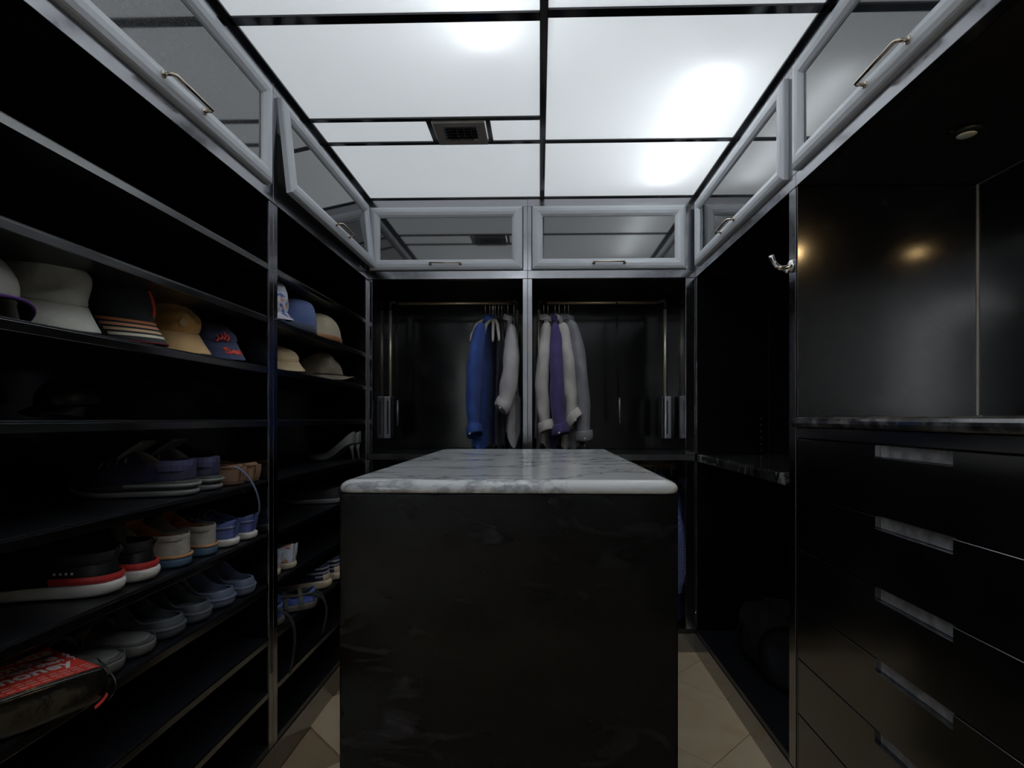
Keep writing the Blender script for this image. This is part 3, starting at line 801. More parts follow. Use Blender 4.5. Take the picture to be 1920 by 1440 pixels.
# slides
la = Last(.285, .108, .006)
slide_m = M('grey_slide_foam', (.145, .14, .14), .65, var=(.19, .185, .18), vscale=22, bump=(60, .2))
def slide(label):
    t = thing('slide_sandal', label, 'sandal', group='pair of slides')
    fin(new('sole', sole_mesh(la, .034, .024, .88, 1.0, .015), slide_m, t))
    fin(new('footbed', insole(la, .033, .93), slide_m, t), None, 0)
    new('rim', band(la, .6, .031, .037, .001, .985), slide_m, t)
    new('strap', ribbon(bez((.165, -.052, .015), (.17, -.05, .10), (.17, .066, .10), (.165, .066, .015), 12), .085, .008, (1, 0, 0)), slide_m, t)
    mk = bmesh.new(); per = [(.05+.17*math.cos(a_*PI/10)**2*0+.10+.055*math.cos(a_*PI/10), .007+.026*math.sin(a_*PI/10)) for a_ in range(20)]
    tube(mk, [(x, y, .0372) for x, y in per]+[(per[0][0], per[0][1], .0372)], .0011, 5)
    new('embossed_line', mk, greyfoam, t)
    return t
a = slide('dusty grey slide sandal touching the red bag'); place(a, 1.18, Z7, 6, -.905)
pair(a, 'dusty grey slide sandal next to the dark clog', 1.275, Z7, 4, -.905)

# high heels at the far end
la = Last(.235, .078, .0, zoff=lambda t_: .078*(1-sstep(t_/.62)))
silver = M('silver_leather', (.22, .23, .23), .4, metal=.4)
def pump(label):
    t = thing('high_heel', label, 'shoe', group='pair of high heels')
    fin(new('sole', sole_mesh(la, .006, .004, .96, .98, .0), lining_d, t))
    fin(new('upper', upper_mesh(la, .006, .005, .7, .062, .045, .035, .028, .84, .96, lean=.004), [silver, lining_d], t), .003, 1, 1)
    new('heel', T([(.026, 0, .08), (.022, 0, .05), (.014, 0, .0)], [.020, .008, .0055], 10), silver, t, True)
    return t
a = pump('silver stiletto pump standing away from the wardrobe end'); place(a, 2.70, Z5, 4, -.90)
pair(a, 'silver stiletto pump against the wardrobe end', 2.785, Z5, 3, -.90)
# floral trainers
la = Last(.27, .100, .016)
m, nt, b = nodes('floral_canvas')
tc = nt.nodes.new('ShaderNodeTexCoord'); vo = nt.nodes.new('ShaderNodeTexVoronoi'); vo.inputs['Scale'].default_value = 75
nt.links.new(tc.outputs['Object'], vo.inputs['Vector'])
rr = nt.nodes.new('ShaderNodeValToRGB'); rr.color_ramp.interpolation = 'CONSTANT'; e = rr.color_ramp.elements
e[0].color = (.62, .66, .78, 1); e[1].position = .52; e[1].color = (.70, .70, .74, 1)
for p_, cc in ((.62, (.14, .18, .42, 1)), (.74, (.66, .34, .26, 1)), (.84, (.78, .78, .80, 1))): x = e.new(p_); x.color = cc
sp = nt.nodes.new('ShaderNodeSeparateColor'); nt.links.new(vo.outputs['Color'], sp.inputs[0]); nt.links.new(sp.outputs[0], rr.inputs[0])
nt.links.new(rr.outputs[0], b.inputs['Base Color']); b.inputs['Roughness'].default_value = .85
floral = m
def ftrainer(label):
    t = thing('floral_trainer', label, 'shoe', group='floral trainers')
    fin(new('sole', sole_mesh(la, .026, .02, .95, 1.02, .012), M('cream_sole', (.72, .60, .46), .6), t))
    fin(new('upper', upper_mesh(la, .026, .02, .5, .09, .075, .10, .05, .78, .98), [floral, ltlin], t), .004, 1, 1)
    fin(new('insole', insole(la, .03, .86), ltlin, t), None, 0)
    new('heel_tab', ribbon([(.004, 0, .03), (-.002, 0, .06), (-.004, 0, .092)], .02, .004, (0, 1, 0)), floral, t)
    return t
a = ftrainer('multicoloured floral trainer close to the black post'); place(a, 1.915, Z7, 4, -.91)
pair(a, 'multicoloured floral trainer further from the black post', 2.02, Z7, 2, -.90)
# navy trainers with cream soles
la = Last(.29, .102, .026)
creams = M('cream_foam_sole', (.80, .66, .48), .6, bump=(50, .3))
navyu = M('navy_textile', (.03, .035, .085), .7, var=(.06, .07, .14), vscale=30, bump=(250, .5))
palet = M('pale_overlay', (.36, .38, .46), .5)
def ntrainer(label):
    t = thing('navy_trainer', label, 'shoe', group='pair of navy trainers')
    fin(new('sole', sole_mesh(la, .040, .024, .9, 1.05, .035), creams, t))
    fin(new('upper', upper_mesh(la, .038, .024, .5, .108, .085, .118, .055, .74, .97), [navyu, lining_d], t), .005, 1, 1)
    for z0, t1 in ((.05, .2), (.066, .3), (.084, .22)): new('overlay', band(la, t1, z0, z0+.008, .004, .955), palet, t)
    new('heel_clip', band(la, .10, .04, .062, .005, .97), creams, t)
    for k in range(4): new('lace', T(bez((.16+k*.02, -.03, .085-k*.005), (.165+k*.02, -.01, .116-k*.008), (.165+k*.02, .03, .116-k*.008), (.16+k*.02, .05, .085-k*.005), 6), .0035, 6), palet, t)
    return t
a = ntrainer('navy trainer with thick cream sole, beside the blue sandals'); place(a, 2.37, Z8, 14, -.905)
pair(a, 'navy trainer with thick cream sole, half hidden behind its twin', 2.49, Z8, 10, -.90)
# pale shoes half hidden by the island, shade put into the dark upper
la = Last(.27, .095, .014)
palem = M('pale_grey_rubber', (.25, .25, .26), .8)
def pale(label):
    t = thing('canvas_shoe', label, 'shoe', group='shade-darkened canvas shoes')
    fin(new('sole', sole_mesh(la, .024, .018, .95, 1.02, .01), palem, t))
    fin(new('upper', upper_mesh(la, .024, .018, .52, .072, .06, .085, .045, .8, .97), [M('shade_dark_canvas', (.035, .035, .04), .8), lining_d], t), .004, 1, 1)
    return t
a = pale('canvas shoe with shade painted into its dark upper above the navy trainers'); place(a, 2.50, Z6, 3, -.905)
pair(a, 'canvas shoe with shade painted into its dark upper at the wardrobe end above the navy trainers', 2.61, Z6, 2, -.90)
# blue sandals with loose black straps
la = Last(.26, .100, .012)
bluem = M('bright_blue_mesh', (.10, .16, .55), .6, var=(.20, .28, .70), vscale=40, bump=(200, .6))
olive = M('olive_webbing', (.10, .105, .085), .7)
webb = M('black_webbing', (.035, .038, .042), .7, bump=(400, .5))
def sandal(label, hang):
    t = thing('strap_sandal', label, 'sandal', group='blue strap sandals')
    fin(new('sole', sole_mesh(la, .030, .022, .9, 1.0, .015), M('taupe_rubber', (.20, .18, .16), .7), t))
    fin(new('footbed', insole(la, .029, .94), bluem, t), None, 0)
    fin(new('upper', upper_mesh(la, .03, .022, .62, .075, .045, .085, .05, .82, .95), [bluem, olive], t), .004, 1, 1)
    for x in (.06, .115, .165): new('strap', ribbon(bez((x, -.05, .02), (x+.008, -.045, .092), (x+.008, .055, .092), (x, .06, .02), 10), .014, .004, (1, 0, 0)), olive, t)
    new('piping', band(la, .5, .058, .064, .003, .93), olive, t)
    for (y, dx, dz) in hang:
        new('loose_strap', ribbon(bez((.05, y, .055), (-.035, y+.005, .07), (-.055+dx, y+.012, -.02), (-.02+dx, y+.03, dz), 12), .017, .0025, (.35, 1, 0)), webb, t)
    return t
a = sandal('blue mesh sandal with trailing black straps, next to the black post', [(.03, .0, -.155)]); place(a, 1.945, Z8, 22, -.905)
a = sandal('blue mesh sandal with trailing black straps, next to the navy trainer', [(-.03, .0, -.10), (.03, .01, -.09)]); place(a, 2.135, Z8, 30, -.865)

# ------------------------------------------------------------------ caps and hats
def crown(a, b_, h, n=40, m=14, flat=1.9, front=1., seed=0, amp=0., scale=22., sag=0.):
    bm = bmesh.new(); rings = []
    for i in range(m):
        ph = PI/2*i/m
        r = math.cos(ph)**(2/flat*.9); z = h*math.sin(ph)**.85
        ring = []
        for j in range(n):
            th = 2*PI*j/n; f = 1+.10*front*max(0, math.cos(th))*(i/m)
            p = Vector((a*r*math.cos(th)*f, b_*r*math.sin(th), z-sag*(i/m)*max(0, -math.cos(th))*h))
            ring.append(bm.verts.new(p))
        rings.append(ring)
    top = bm.verts.new((0, 0, h-sag*h*.3))
    for i in range(m-1):
        for j in range(n): bm.faces.new((rings[i][j], rings[i][(j+1) % n], rings[i+1][(j+1) % n], rings[i+1][j]))
    for j in range(n): bm.faces.new((rings[-1][j], rings[-1][(j+1) % n], top))
    if amp: disp(bm, amp, scale, seed, keepz=.0)
    return bm
def bill_pt(a, b_, ln, s, r, arch, z0, slope):
    th = s*R(78); base = Vector((a*math.cos(th), b_*math.sin(th), 0))
    ext = ln*max(0, math.cos(s*PI/2*.96))**.55
    p = base+Vector((ext*r, 0, 0))
    p.z = z0-slope*r*ln-arch*(s*s)*(.35+.65*r)+arch
    return p
def bill(a, b_, ln, arch, z0, slope, r0=0., r1=1., s0=-1., s1=1., lift=0., ns=24, nr=8):
    bm = bmesh.new(); g = [[bm.verts.new(bill_pt(a, b_, ln, s0+(s1-s0)*i/ns, r0+(r1-r0)*k/nr, arch, z0, slope)+Vector((0, 0, lift))) for k in range(nr+1)] for i in range(ns+1)]
    for i in range(ns):
        for k in range(nr): bm.faces.new((g[i][k], g[i][k+1], g[i+1][k+1], g[i+1][k]))
    bmesh.ops.remove_doubles(bm, verts=bm.verts, dist=.0002)
    bmesh.ops.recalc_face_normals(bm, faces=bm.faces)
    if bm.faces[0].normal.z < 0: bmesh.ops.reverse_faces(bm, faces=bm.faces)
    return bm
def cap(label, loc, rz, cm, bmt, under, a=.098, b_=.082, h=.115, ln=.072, arch=.022, slope=.25, amp=.0, seed=1, sag=0., stripes=None, seams=True, scale=22., edge=None, pitch=16):
    t = thing('baseball_cap', label, 'cap', loc, rz, 'caps on the shelf'); t.rotation_euler[1] = R(pitch)
    zc = .012
    cr = xf(crown(a, b_, h, seed=seed, amp=amp, scale=scale, sag=sag), Matrix.Translation((0, 0, zc)))
    fin(new('crown', cr, [cm, under], t), .003, 1, 1)
    o = new('bill', bill(a*.97, b_*.99, ln, arch, zc-arch+.004, slope), [bmt, under], t)
    fin(o, .004, 1, 1)
    if edge: 
        pts = [bill_pt(a*.97, b_*.99, ln, -1+2*i/24, 1, arch, zc-arch+.002, slope) for i in range(25)]
        new('bill_edge', T(pts, .0028, 6), edge, t, True)
    if not amp or amp < .006: new('button', lathe([(.0005, .004), (.006, .003), (.008, 0)][::-1], 14), cm, t, True).location = (0, 0, zc+h*(1-sag*.3)-.001)
    if stripes:
        for k, cmx in enumerate(stripes):
            r0 = .12+k*.20
            new('stripe', bill(a*.97, b_*.99, ln, arch, zc-arch+.004, slope, r0, r0+.115, -.74+.03*k, .74-.03*k, .0012, 20, 2), cmx, t)
    return t
# lowest point of every cap is put on the shelf afterwards
def rest(t, z):
    lo = 1e9
    for ch in t.children:
        if ch.type == 'MESH':
            for v in ch.data.vertices: lo = min(lo, (v.co.z+ch.location.z)*math.cos(t.rotation_euler[1])-(v.co.x+ch.location.x)*math.sin(t.rotation_euler[1]))
    t.location.z = z-lo+.0045
Z3, Z2 = ST[2], ST[1]
dk = M('cap_inside_dark', (.012, .010, .016), .8)
khaki_w = fabric('pale_grey_cotton', (.58, .58, .52), (.48, .48, .42))
purple_e = fabric('lilac_cotton', (.30, .28, .40)); pur_edge = M('purple_piping', (.10, .03, .22), .6)
capblk = fabric('charcoal_cotton', (.022, .026, .032), (.032, .038, .046))
oranges = [M('stripe_orange', (.85, .30, .13), .7), M('stripe_peach', (.88, .42, .25), .7), M('stripe_apricot', (.86, .60, .36), .7), M('stripe_cream', (.86, .80, .62), .7)]
yell = fabric('amber_cotton', (.66, .38, .12), (.52, .28, .08)); yellb = fabric('light_amber_cotton', (.74, .48, .22), (.70, .44, .19))
navyc = fabric('navy_denim', (.05, .065, .15), (.07, .09, .19)); redt = M('coral_red_thread', (.85, .09, .06), .6)
CRZ = R(-25)
c = cap('pale cap with lilac bill and purple edge, by the pale grey cap', (-1.06, .985, Z3), CRZ, khaki_w, purple_e, dk, arch=.042, slope=.10, h=.085, ln=.09, edge=pur_edge, pitch=6, amp=.008, seed=21); rest(c, Z3)
c = cap('pale grey crumpled cap with wide bill next to the purple-edged cap', (-1.085, 1.165, Z3), CRZ, khaki_w, khaki_w, dk, a=.10, b_=.09, h=.095, ln=.10, arch=.020, slope=.42, amp=.022, seed=3, scale=15, sag=.25, pitch=14); rest(c, Z3)
c = cap('black cap with orange to cream stripes across its bill', (-1.075, 1.375, Z3), R(-27), capblk, capblk, dk, h=.105, ln=.10, arch=.026, slope=.42, stripes=oranges, edge=M('dark_red_piping', (.18, .01, .02), .6), amp=.004, seed=2, pitch=14); rest(c, Z3)
ep = [c_ for c_ in ((.098*math.cos(R(30))*math.cos(q)**.95*1.05+.002, .082*math.sin(R(30))*math.cos(q)**.95+.004, .012+.105*math.sin(q)**.85+.002) for q in [R(4+62*i/16) for i in range(17)])]
new('embroidery', T(ep, [.0022+.0016*(i % 2) for i in range(17)], 6), redt, c)
c = cap('amber yellow crumpled cap between the striped cap and the navy cap', (-1.08, 1.56, Z3), R(-27), yell, yellb, dk, a=.10, b_=.088, h=.085, ln=.10, arch=.020, slope=.42, amp=.020, seed=9, scale=17, sag=.2, pitch=14); rest(c, Z3)
pm = bmesh.new()
bmesh.ops.create_circle(pm, cap_ends=True, segments=14, radius=.011)
o = new('patch', xf(pm, Matrix.Translation((.104, -.004, .042)) @ Matrix.Rotation(R(76), 4, 'Y')), fabric('faded_patch', (.60, .40, .24)), c); solid(o, .003, 0)
c = cap('small navy denim cap with coral red lettering on its bill', (-1.05, 1.73, Z3), R(-34), navyc, navyc, dk, a=.095, b_=.078, h=.05, ln=.095, arch=.018, slope=.42, amp=.006, seed=5, sag=.6, pitch=14); rest(c, Z3)
bm = text_mesh('Sen', .034, .0012)
for v in bm.verts:                                       # wrap the word onto the bill
    lx, ly, lz = v.co
    q = bill_pt(.095*.97, .078*.99, .095, max(-1, min(1, -.16+lx/.078)), max(.02, min(.97, .72-ly/.075)), .018, .012-.018+.004, .42)
    v.co = q+Vector((0, 0, .0016+lz))
new('lettering', bm, redt, c)
em = bmesh.new()
for q, (dy, dz, l) in enumerate(((-.018, .030, .012), (-.008, .036, .016), (.002, .038, .018), (.012, .034, .014))):
    tube(em, [(.101, dy-.004, dz-.016), (.100, dy+.003, dz-.006), (.095, dy-.002, dz+l*.3)], [.004, .0035, .002], 6)
o = new('emblem', em, redt, c); o['kind'] = 'stuff'
c = cap('dark red cap hidden in shadow beside the black post', (-1.19, 1.765, Z3), R(-10), fabric('dark_red_cotton', (.10, .004, .008)), fabric('dark_red_cotton_bill', (.14, .005, .01)), dk, a=.075, b_=.035, h=.06, ln=.05); rest(c, Z3)
# cap shape standing in for a faint reflection on the shelf below
c = cap('black cap shape standing in for a faint reflection on the otherwise empty shelf', (-1.15, 1.33, ST[3]), R(-90), M('black_satin_standin', (.008, .008, .011), .4), M('black_satin_standin_bill', (.006, .006, .008), .45), dk, a=.075, b_=.06, h=.065, ln=.05, pitch=4); rest(c, ST[3])

# second bay hats
def soft_hat(name, label, loc, rz, cm, bandm, a, b_, h, bh, lean=0., seed=1, amp=.003, flat=3.6):
    t = thing(name, label, 'hat', loc, rz, 'hats in the bay by the wardrobe')
    cr = crown(a, b_, h, flat=flat, front=.6, seed=seed, amp=amp, scale=12)
    for v in cr.verts: v.co.x += lean*v.co.z
    fin(new('crown', cr, [cm, dk], t), .003, 1, 1)
    n = 40
    rings = [[Vector((a*f*math.cos(2*PI*j/n), b_*f*math.sin(2*PI*j/n), z)) for j in range(n)] for f, z in ((1.0, .0), (1.025, .001), (1.025, bh), (1.0, bh+.002))]
    fin(new('hatband', loft_rings(rings, False, False), bandm, t), None, 0)
    return t
bluef = fabric('blue_felt', (.14, .20, .44), (.10, .15, .36)); slate = fabric('slate_band', (.09, .11, .16))
beige = fabric('cream_felt', (.60, .53, .38), (.54, .47, .33)); tan = M('tan_leather_band', (.45, .20, .09), .5)
c = soft_hat('felt_hat', 'blue felt hat with slate band next to the cream hat', (-1.005, 2.19, Z2+.001), 0, bluef, slate, .105, .110, .132, .028, .08, 2, flat=4.5)
c = soft_hat('felt_hat', 'cream felt hat with tan leather band', (-1.005, 2.452, Z2+.001), 0, beige, tan, .108, .155, .125, .02, .02, 4, flat=2.6)
c = cap('floral printed cap beside the blue felt hat', (-.99, 1.985, Z2), R(-35), floral, floral, dk, a=.085, b_=.065, h=.105, ln=.07, arch=.02, amp=.012, seed=11, slope=.25); c['group'] = 'hats in the bay by the wardrobe'; rest(c, Z2)
sand = fabric('sand_cotton', (.70, .55, .34), (.66, .50, .29))
c = cap('flattened sand yellow cap in front of the khaki bucket hat', (-1.03, 2.13, Z3), R(-38), sand, sand, dk, a=.095, b_=.085, h=.045, ln=.085, arch=.018, amp=.006, seed=6, slope=.2); c['group'] = 'hats in the bay by the wardrobe'; rest(c, Z3)
kh = fabric('khaki_cotton', (.36, .30, .22), (.27, .22, .16))
t = thing('bucket_hat', 'crumpled khaki bucket hat with drooping brim and cord', 'hat', (-1.03, 2.57, Z3+.004), 0, 'hats in the bay by the wardrobe')
fin(new('crown', crown(.105, .115, .135, amp=.018, seed=8, scale=14), [kh, dk], t), .003, 1, 1)
rings = [[Vector((.103*f*math.cos(2*PI*j/48), .113*f*math.sin(2*PI*j/48), z+.012*(f-1)*3*math.sin(2*PI*j/48*2+.6))) for j in range(48)] for f, z in ((.98, .03), (1.1, .022), (1.3, .012), (1.52, .008))]
bm = loft_rings(rings, False, False)
for v in bm.verts: v.co.z = max(.001, v.co.z)
fin(new('brim', bm, kh, t), .003, 1)
new('cord', T([(.112*math.cos(q), .122*math.sin(q), .026) for q in [R(-80+130*i/14) for i in range(15)]]+[(.13, .10, .018), (.135, .115, .014)], .0022, 6), M('dark_cord', (.02, .015, .012), .8), t)
c = cap('dark cap pushed back behind the sand yellow cap', (-1.17, 2.30, Z3), R(-20), capblk, capblk, dk, a=.085, b_=.08, h=.085, ln=.06); c['group'] = 'hats in the bay by the wardrobe'; rest(c, Z3)

# ------------------------------------------------------------------ red and black shopping bag
bagm = M('black_gloss_plastic', (.015, .013, .011), .22, ior=1.7, bump=(26, .9), rvar=(8, .15, .4))
redp = M('red_print', (.78, .065, .045), .45, var=(.72, .05, .04), vscale=6)
wprint = M('white_print', (.82, .78, .76), .5); tprint = M('pale_pink_print', (.80, .38, .32), .5)
bc = at_z(160, 1256, .722); bl = at_z(0, 1312, .722)
ud = (bc-bl); ud.z = 0; ang = math.atan2(ud.y, ud.x)                 # text direction along the bag front
bag = thing('shopping_bag', 'red and glossy black shopping bag with white slogan, lying on the shelf', 'bag', (bc.x+.03, bc.y+.012, Z7+.001), ang)
LB, DB, HB = .34, .27, .073
bm = bmesh.new(); bmesh.ops.create_grid(bm, x_segments=14, y_segments=12, size=.5); bm.free()
def bagpt(u, v, w_):
    """u along the front (0 at the right end), v from front to back, w height"""
    x = -u*LB; y = v*DB; z = w_*HB
    bul = math.sin(PI*min(1, max(0, u)))*.006
    y -= (1-w_)*.0-.0
    front = (1-v)**3
    y += front*.012*(1-w_)**2*(1 if w_ < .5 else .3)
    z += bul*w_
    return Vector((x, y, z))
bm = bmesh.new(); nu, nv, nw = 16, 12, 5; V = {}
def gv(i, j, k):
    if (i, j, k) not in V:
        p = bagpt(i/nu, j/nv, k/nw)
        cx_ = min(i, nu-i)/nu; 
        if cx_ == 0: p.x += (.012 if i == 0 else -.012)*math.sin(PI*k/nw)
        if k < nw: p += noise.noise_vector(p*22)*.005*(0 if k == 0 else 1)
        V[(i, j, k)] = bm.verts.new(p)
    return V[(i, j, k)]
for i in range(nu):
    for j in range(nv):
        for k in (0, nw): bm.faces.new((gv(i, j, k), gv(i+1, j, k), gv(i+1, j+1, k), gv(i, j+1, k)))
for i in range(nu):
    for k in range(nw):
        for j in (0, nv): bm.faces.new((gv(i, j, k), gv(i+1, j, k), gv(i+1, j, k+1), gv(i, j, k+1)))
for j in range(nv):
    for k in range(nw):
        for i in (0, nu): bm.faces.new((gv(i, j, k), gv(i, j+1, k), gv(i, j+1, k+1), gv(i, j, k+1)))
bmesh.ops.recalc_face_normals(bm, faces=bm.faces)
fin(new('bag_body', bm, bagm, bag), None, 1)
def top(u, v, up=.0012): p = bagpt(u, v, 1); p.z += up; return p
bm = bmesh.new(); g = [[bm.verts.new(top(.02+.96*i/20, .015+.95*j/10)) for j in range(11)] for i in range(21)]
for i in range(20):
    for j in range(10): bm.faces.new((g[i][j], g[i][j+1], g[i+1][j+1], g[i+1][j]))
bmesh.ops.recalc_face_normals(bm, faces=bm.faces)
if sum(f.normal.z for f in bm.faces) < 0: bmesh.ops.reverse_faces(bm, faces=bm.faces)
pan = new('printed_panel', bm, redp, bag)
def slogan(s, size, right, base, mt, bold=.0009):
    b_ = text_mesh(s, size, bold)
    mxx = max(v.co.x for v in b_.verts)
    for v in b_.verts:
        x = v.co.x-mxx-right; y = base+v.co.y
        v.co = top(-x/LB, y/DB, .0018+v.co.z)
    new('slogan', b_, mt, pan)
slogan('money', .046, .022, .058, wprint, .0011)
slogan('important than', .024, .026, .093, wprint, .0007)
slogan('are more', .042, .026, .116, wprint, .0010)
slogan('friends', .056, .016, .152, wprint, .0013)
for k in range(3):
    bm = bmesh.new()
    for q in range(15):
        x0 = .012+q*.017; ww = .010+.005*random.random()
        p = [top(a_/LB, b_/DB, .0016) for a_, b_ in ((x0, .012+k*.012), (x0+ww, .012+k*.012), (x0+ww, .017+k*.012), (x0, .017+k*.012))]
        bm.faces.new([bm.verts.new(v) for v in p])
    bmesh.ops.recalc_face_normals(bm, faces=bm.faces)
    o = new('fine_print', bm, tprint, pan); o['kind'] = 'stuff'
bm = T([top(u/LB, v/DB, .0022) for u, v in ((.014, .082), (.010, .096), (.016, .106), (.009, .116), (.014, .128), (.008, .136))], .0016, 6)
new('figure_mark', bm, wprint, pan)
new('top_seam', T([bagpt(i/14, .0, 1)+Vector((0, -.001, .001)) for i in range(15)], .0022, 6), bagm, bag)
new('side_fold', ribbon(bez((.005, .01, .006), (.03, .0, .03), (.02, .02, .05), (.012, .05, .07), 8), .03, .002, (.3, 1, 0)), bagm, bag)
new('red_corner', ribbon(bez((-.02, -.003, .003), (-.012, -.004, .007), (-.004, -.003, .012), (.003, .001, .018), 6), .006, .002, (0, .4, 1)), redp, bag)

# ------------------------------------------------------------------ hangers and garments
hangw = M('cream_plastic_hanger', (.72, .66, .58), .4); hangb = M('black_velvet_hanger', (.012, .012, .013), .8)
YR = 3.14
def hanger(label, x, zr, mt, yaw=0., span=None, group='hangers on the brass rails', drop=.06, front=True):
    if span is None: span = .15 if 'inside' in label else .2
    if 'inside' in label: drop += .02
    t = thing('clothes_hanger', label, 'hanger', (x, YR, zr-.16), R(yaw), group)
    zt = .16
    pts = [(0, .0, zt-.105), (0, .0, zt-.045)]+[(0, -.018*math.cos(q)+.018-.018+.018, zt-.006-.018+.018*math.sin(q)+.0145) for q in [R(180-20*i) for i in range(11)]]
    pts = [(0, .018, zt-.105), (0, .018, zt-.04)]+[(0, .018*math.cos(q), zt-.002+.018*math.sin(q)-.004) for q in [R(-20+20*i) for i in range(10)]]
    new('hook', T(pts, .0017, 6), nickel, t, True)
    arm = [(0, -span, zt-.105-drop-.085), (0, -span*.9, zt-.105-drop-.05), (0, -span*.55, zt-.105-drop*.7), (0, -.03, zt-.105-.008), (0, .018, zt-.1), (0, .06, zt-.105-.008), (0, span*.55, zt-.105-drop*.7), (0, span*.9, zt-.105-drop-.05), (0, span, zt-.105-drop-.085)]
    new('shoulder', T(arm, [.006, .008, .0085, .0085, .009, .0085, .0085, .008, .006], 8), mt, t, True)
    return t
def shirt(label, x, zr, mt, length, tk, yaw, lean=(0, 0), sleeve=None, buttons=None, group='shirts on the brass rails', folds=5, seed=1, ytop=.0, width=.21, collar=True, name='shirt', hemv=.05, body_y=0.):
    """garment on a hanger: shoulders along local y, thin along x. tk: half thickness at top, middle, hem"""
    if zr > 1.5:                                          # hems stay clear of the counter
        nl = min(length, zr-.095-1.028-hemv*.45); dl_ = length-nl; length = nl
        if sleeve: sleeve = [dict(q, path=[(a_, b_, max(.03, c_-dl_)) for a_, b_, c_ in q['path']]) for q in sleeve]
        tk = tuple(q*.72 for q in tk)
    t = thing(name, label, name.replace('_', ' '), (x, YR+.018, zr-.095-length), R(yaw), group)
    bm = bmesh.new(); n = 48; rings = []; K = 22
    for k in range(K+1):
        f = k/K; z = length*(1-f)
        sh = min(1, f/.19)**.85
        wy = .035+(width-.035)*sh-.02*sstep((f-.15)/.85)
        tx = (tk[0]+(tk[1]-tk[0])*sstep(f/.5)) if f < .5 else tk[1]+(tk[2]-tk[1])*sstep((f-.5)*2)
        ring = []
        for j in range(n):
            th = 2*PI*j/n; c_, s_ = math.cos(th), math.sin(th)
            fo_ = 1+.22*sstep(f/.35)*math.sin(folds*th+seed+f*2.2)+.12*sstep(f/.5)*math.sin((folds*2+1)*th+seed*2.3-f*3)
            px = math.copysign(abs(c_)**.8, c_)*tx*fo_+lean[0]*f; py = math.copysign(abs(s_)**.75, s_)*wy+lean[1]*f
            zz = z-hemv*(f**6)*(.5-.5*abs(s_))*1.0+hemv*.4*(f**6)*math.sin(3*th+seed)
            ring.append(Vector((px, py+body_y, zz)))
        rings.append(ring)
    bm.free(); bm = loft_rings(rings, False, False)
    disp(bm, .010, 10, seed); 
    fin(new('body', bm, mt, t), .002, 1)
    if collar:
        rg = [[Vector((cc*math.cos(2*PI*j/24), cc*1.75*math.sin(2*PI*j/24), z-.012*math.cos(2*PI*j/24+1))) for j in range(24)] for cc, z in ((.026, length-.012), (.024, length+.018), (.022, length+.026), (.029, length+.012), (.034, length-.014))]
        fin(new('collar', loft_rings(rg, False, False), mt, t), .002, 1)
    for sd in (-1, 1):
        s_ = sleeve[0] if (sleeve and sd < 0) else (dict(path=[(0, .19, length-.09), (.0, .235, length-.25), (0, .23, length-.42), (0, .22, length-.56)], rad=[.05, .06, .05, .045]))
        pts = [(s_['path'][0][0], sd*.12, length-.075)]+list(s_['path']); s_ = dict(s_, rad=[.012]+list(s_['rad'])); P_ = []; RR = []; m_ = len(pts)-1
        for i in range(19):
            q = i/18*m_; i0 = min(int(q), m_-1); fr = q-i0
            a_, b_ = Vector(pts[i0]), Vector(pts[i0+1])
            pm_, pn = Vector(pts[max(0, i0-1)]), Vector(pts[min(m_, i0+2)])
            P_.append(.5*((2*a_)+(b_-pm_)*fr+(2*pm_-5*a_+4*b_-pn)*fr*fr+(3*a_-pm_-3*b_+pn)*fr**3)); RR.append(s_['rad'][i0]*(1-fr)+s_['rad'][i0+1]*fr)
        bm = tube(bmesh.new(), P_, RR, 18, caps=False)
        fl_ = s_.get('flat', .6)
        for v in bm.verts:
            i = min(range(19), key=lambda q: (P_[q]-v.co).length_squared)
            v.co.x = P_[i].x+(v.co.x-P_[i].x)*fl_
        disp(bm, .012, 14, seed+sd)
        fin(new('sleeve', bm, mt, t), .002, 1)
        if s_.get('cuff'):
            e_, d_ = P_[-1], (P_[-1]-P_[-2]).normalized(); r_ = RR[-1]
            cb = tube(bmesh.new(), [e_-d_*.045, e_-d_*.04, e_+d_*.004, e_+d_*.006], [r_*1.02, r_*1.14, r_*1.18, r_*1.05], 18, caps=False)
            for v in cb.verts: v.co.x = e_.x+(v.co.x-e_.x)*max(.75, fl_)
            disp(cb, .005, 20, seed+3)
            cu = fin(new('cuff', cb, mt, t), .003, 1)
            new('button', lathe([(.0055, 0), (.0055, .002), (.003, .0026)], 12), MATS['pearl_button'], cu).matrix_local = Matrix.Translation(e_+Vector((-.2*r_, -r_*1.12, .004))) @ Matrix.Rotation(PI/2, 4, 'X')
    for (bx, by, bz) in (buttons or []):
        new('button', lathe([(.0055, 0), (.0055, .002), (.003, .0026)], 12), MATS['pearl_button'], t).matrix_local = Matrix.Translation((bx, by, bz)) @ Matrix.Rotation(PI/2, 4, 'X')
    return t
M('pearl_button', (.75, .73, .70), .3)
blue_s = fabric('royal_blue_linen', (.055, .125, .46), (.04, .09, .36)); white_s = fabric('white_cotton', (.66, .63, .64), (.58, .55, .57))
cream_s = fabric('off_white_linen', (.70, .66, .63), (.60, .56, .54)); purple_s = fabric('violet_cotton', (.10, .075, .24), (.08, .06, .20))
grey_s = fabric('light_grey_cotton', (.32, .32, .35), (.26, .26, .29)); black_s = fabric('black_cotton', (.010, .010, .014)); char_s = fabric('charcoal_grey_wool', (.17, .165, .18), (.13, .125, .14))
zr = zrail+.0095
def X(px, y=YR): return at_y(px, 600, y).x
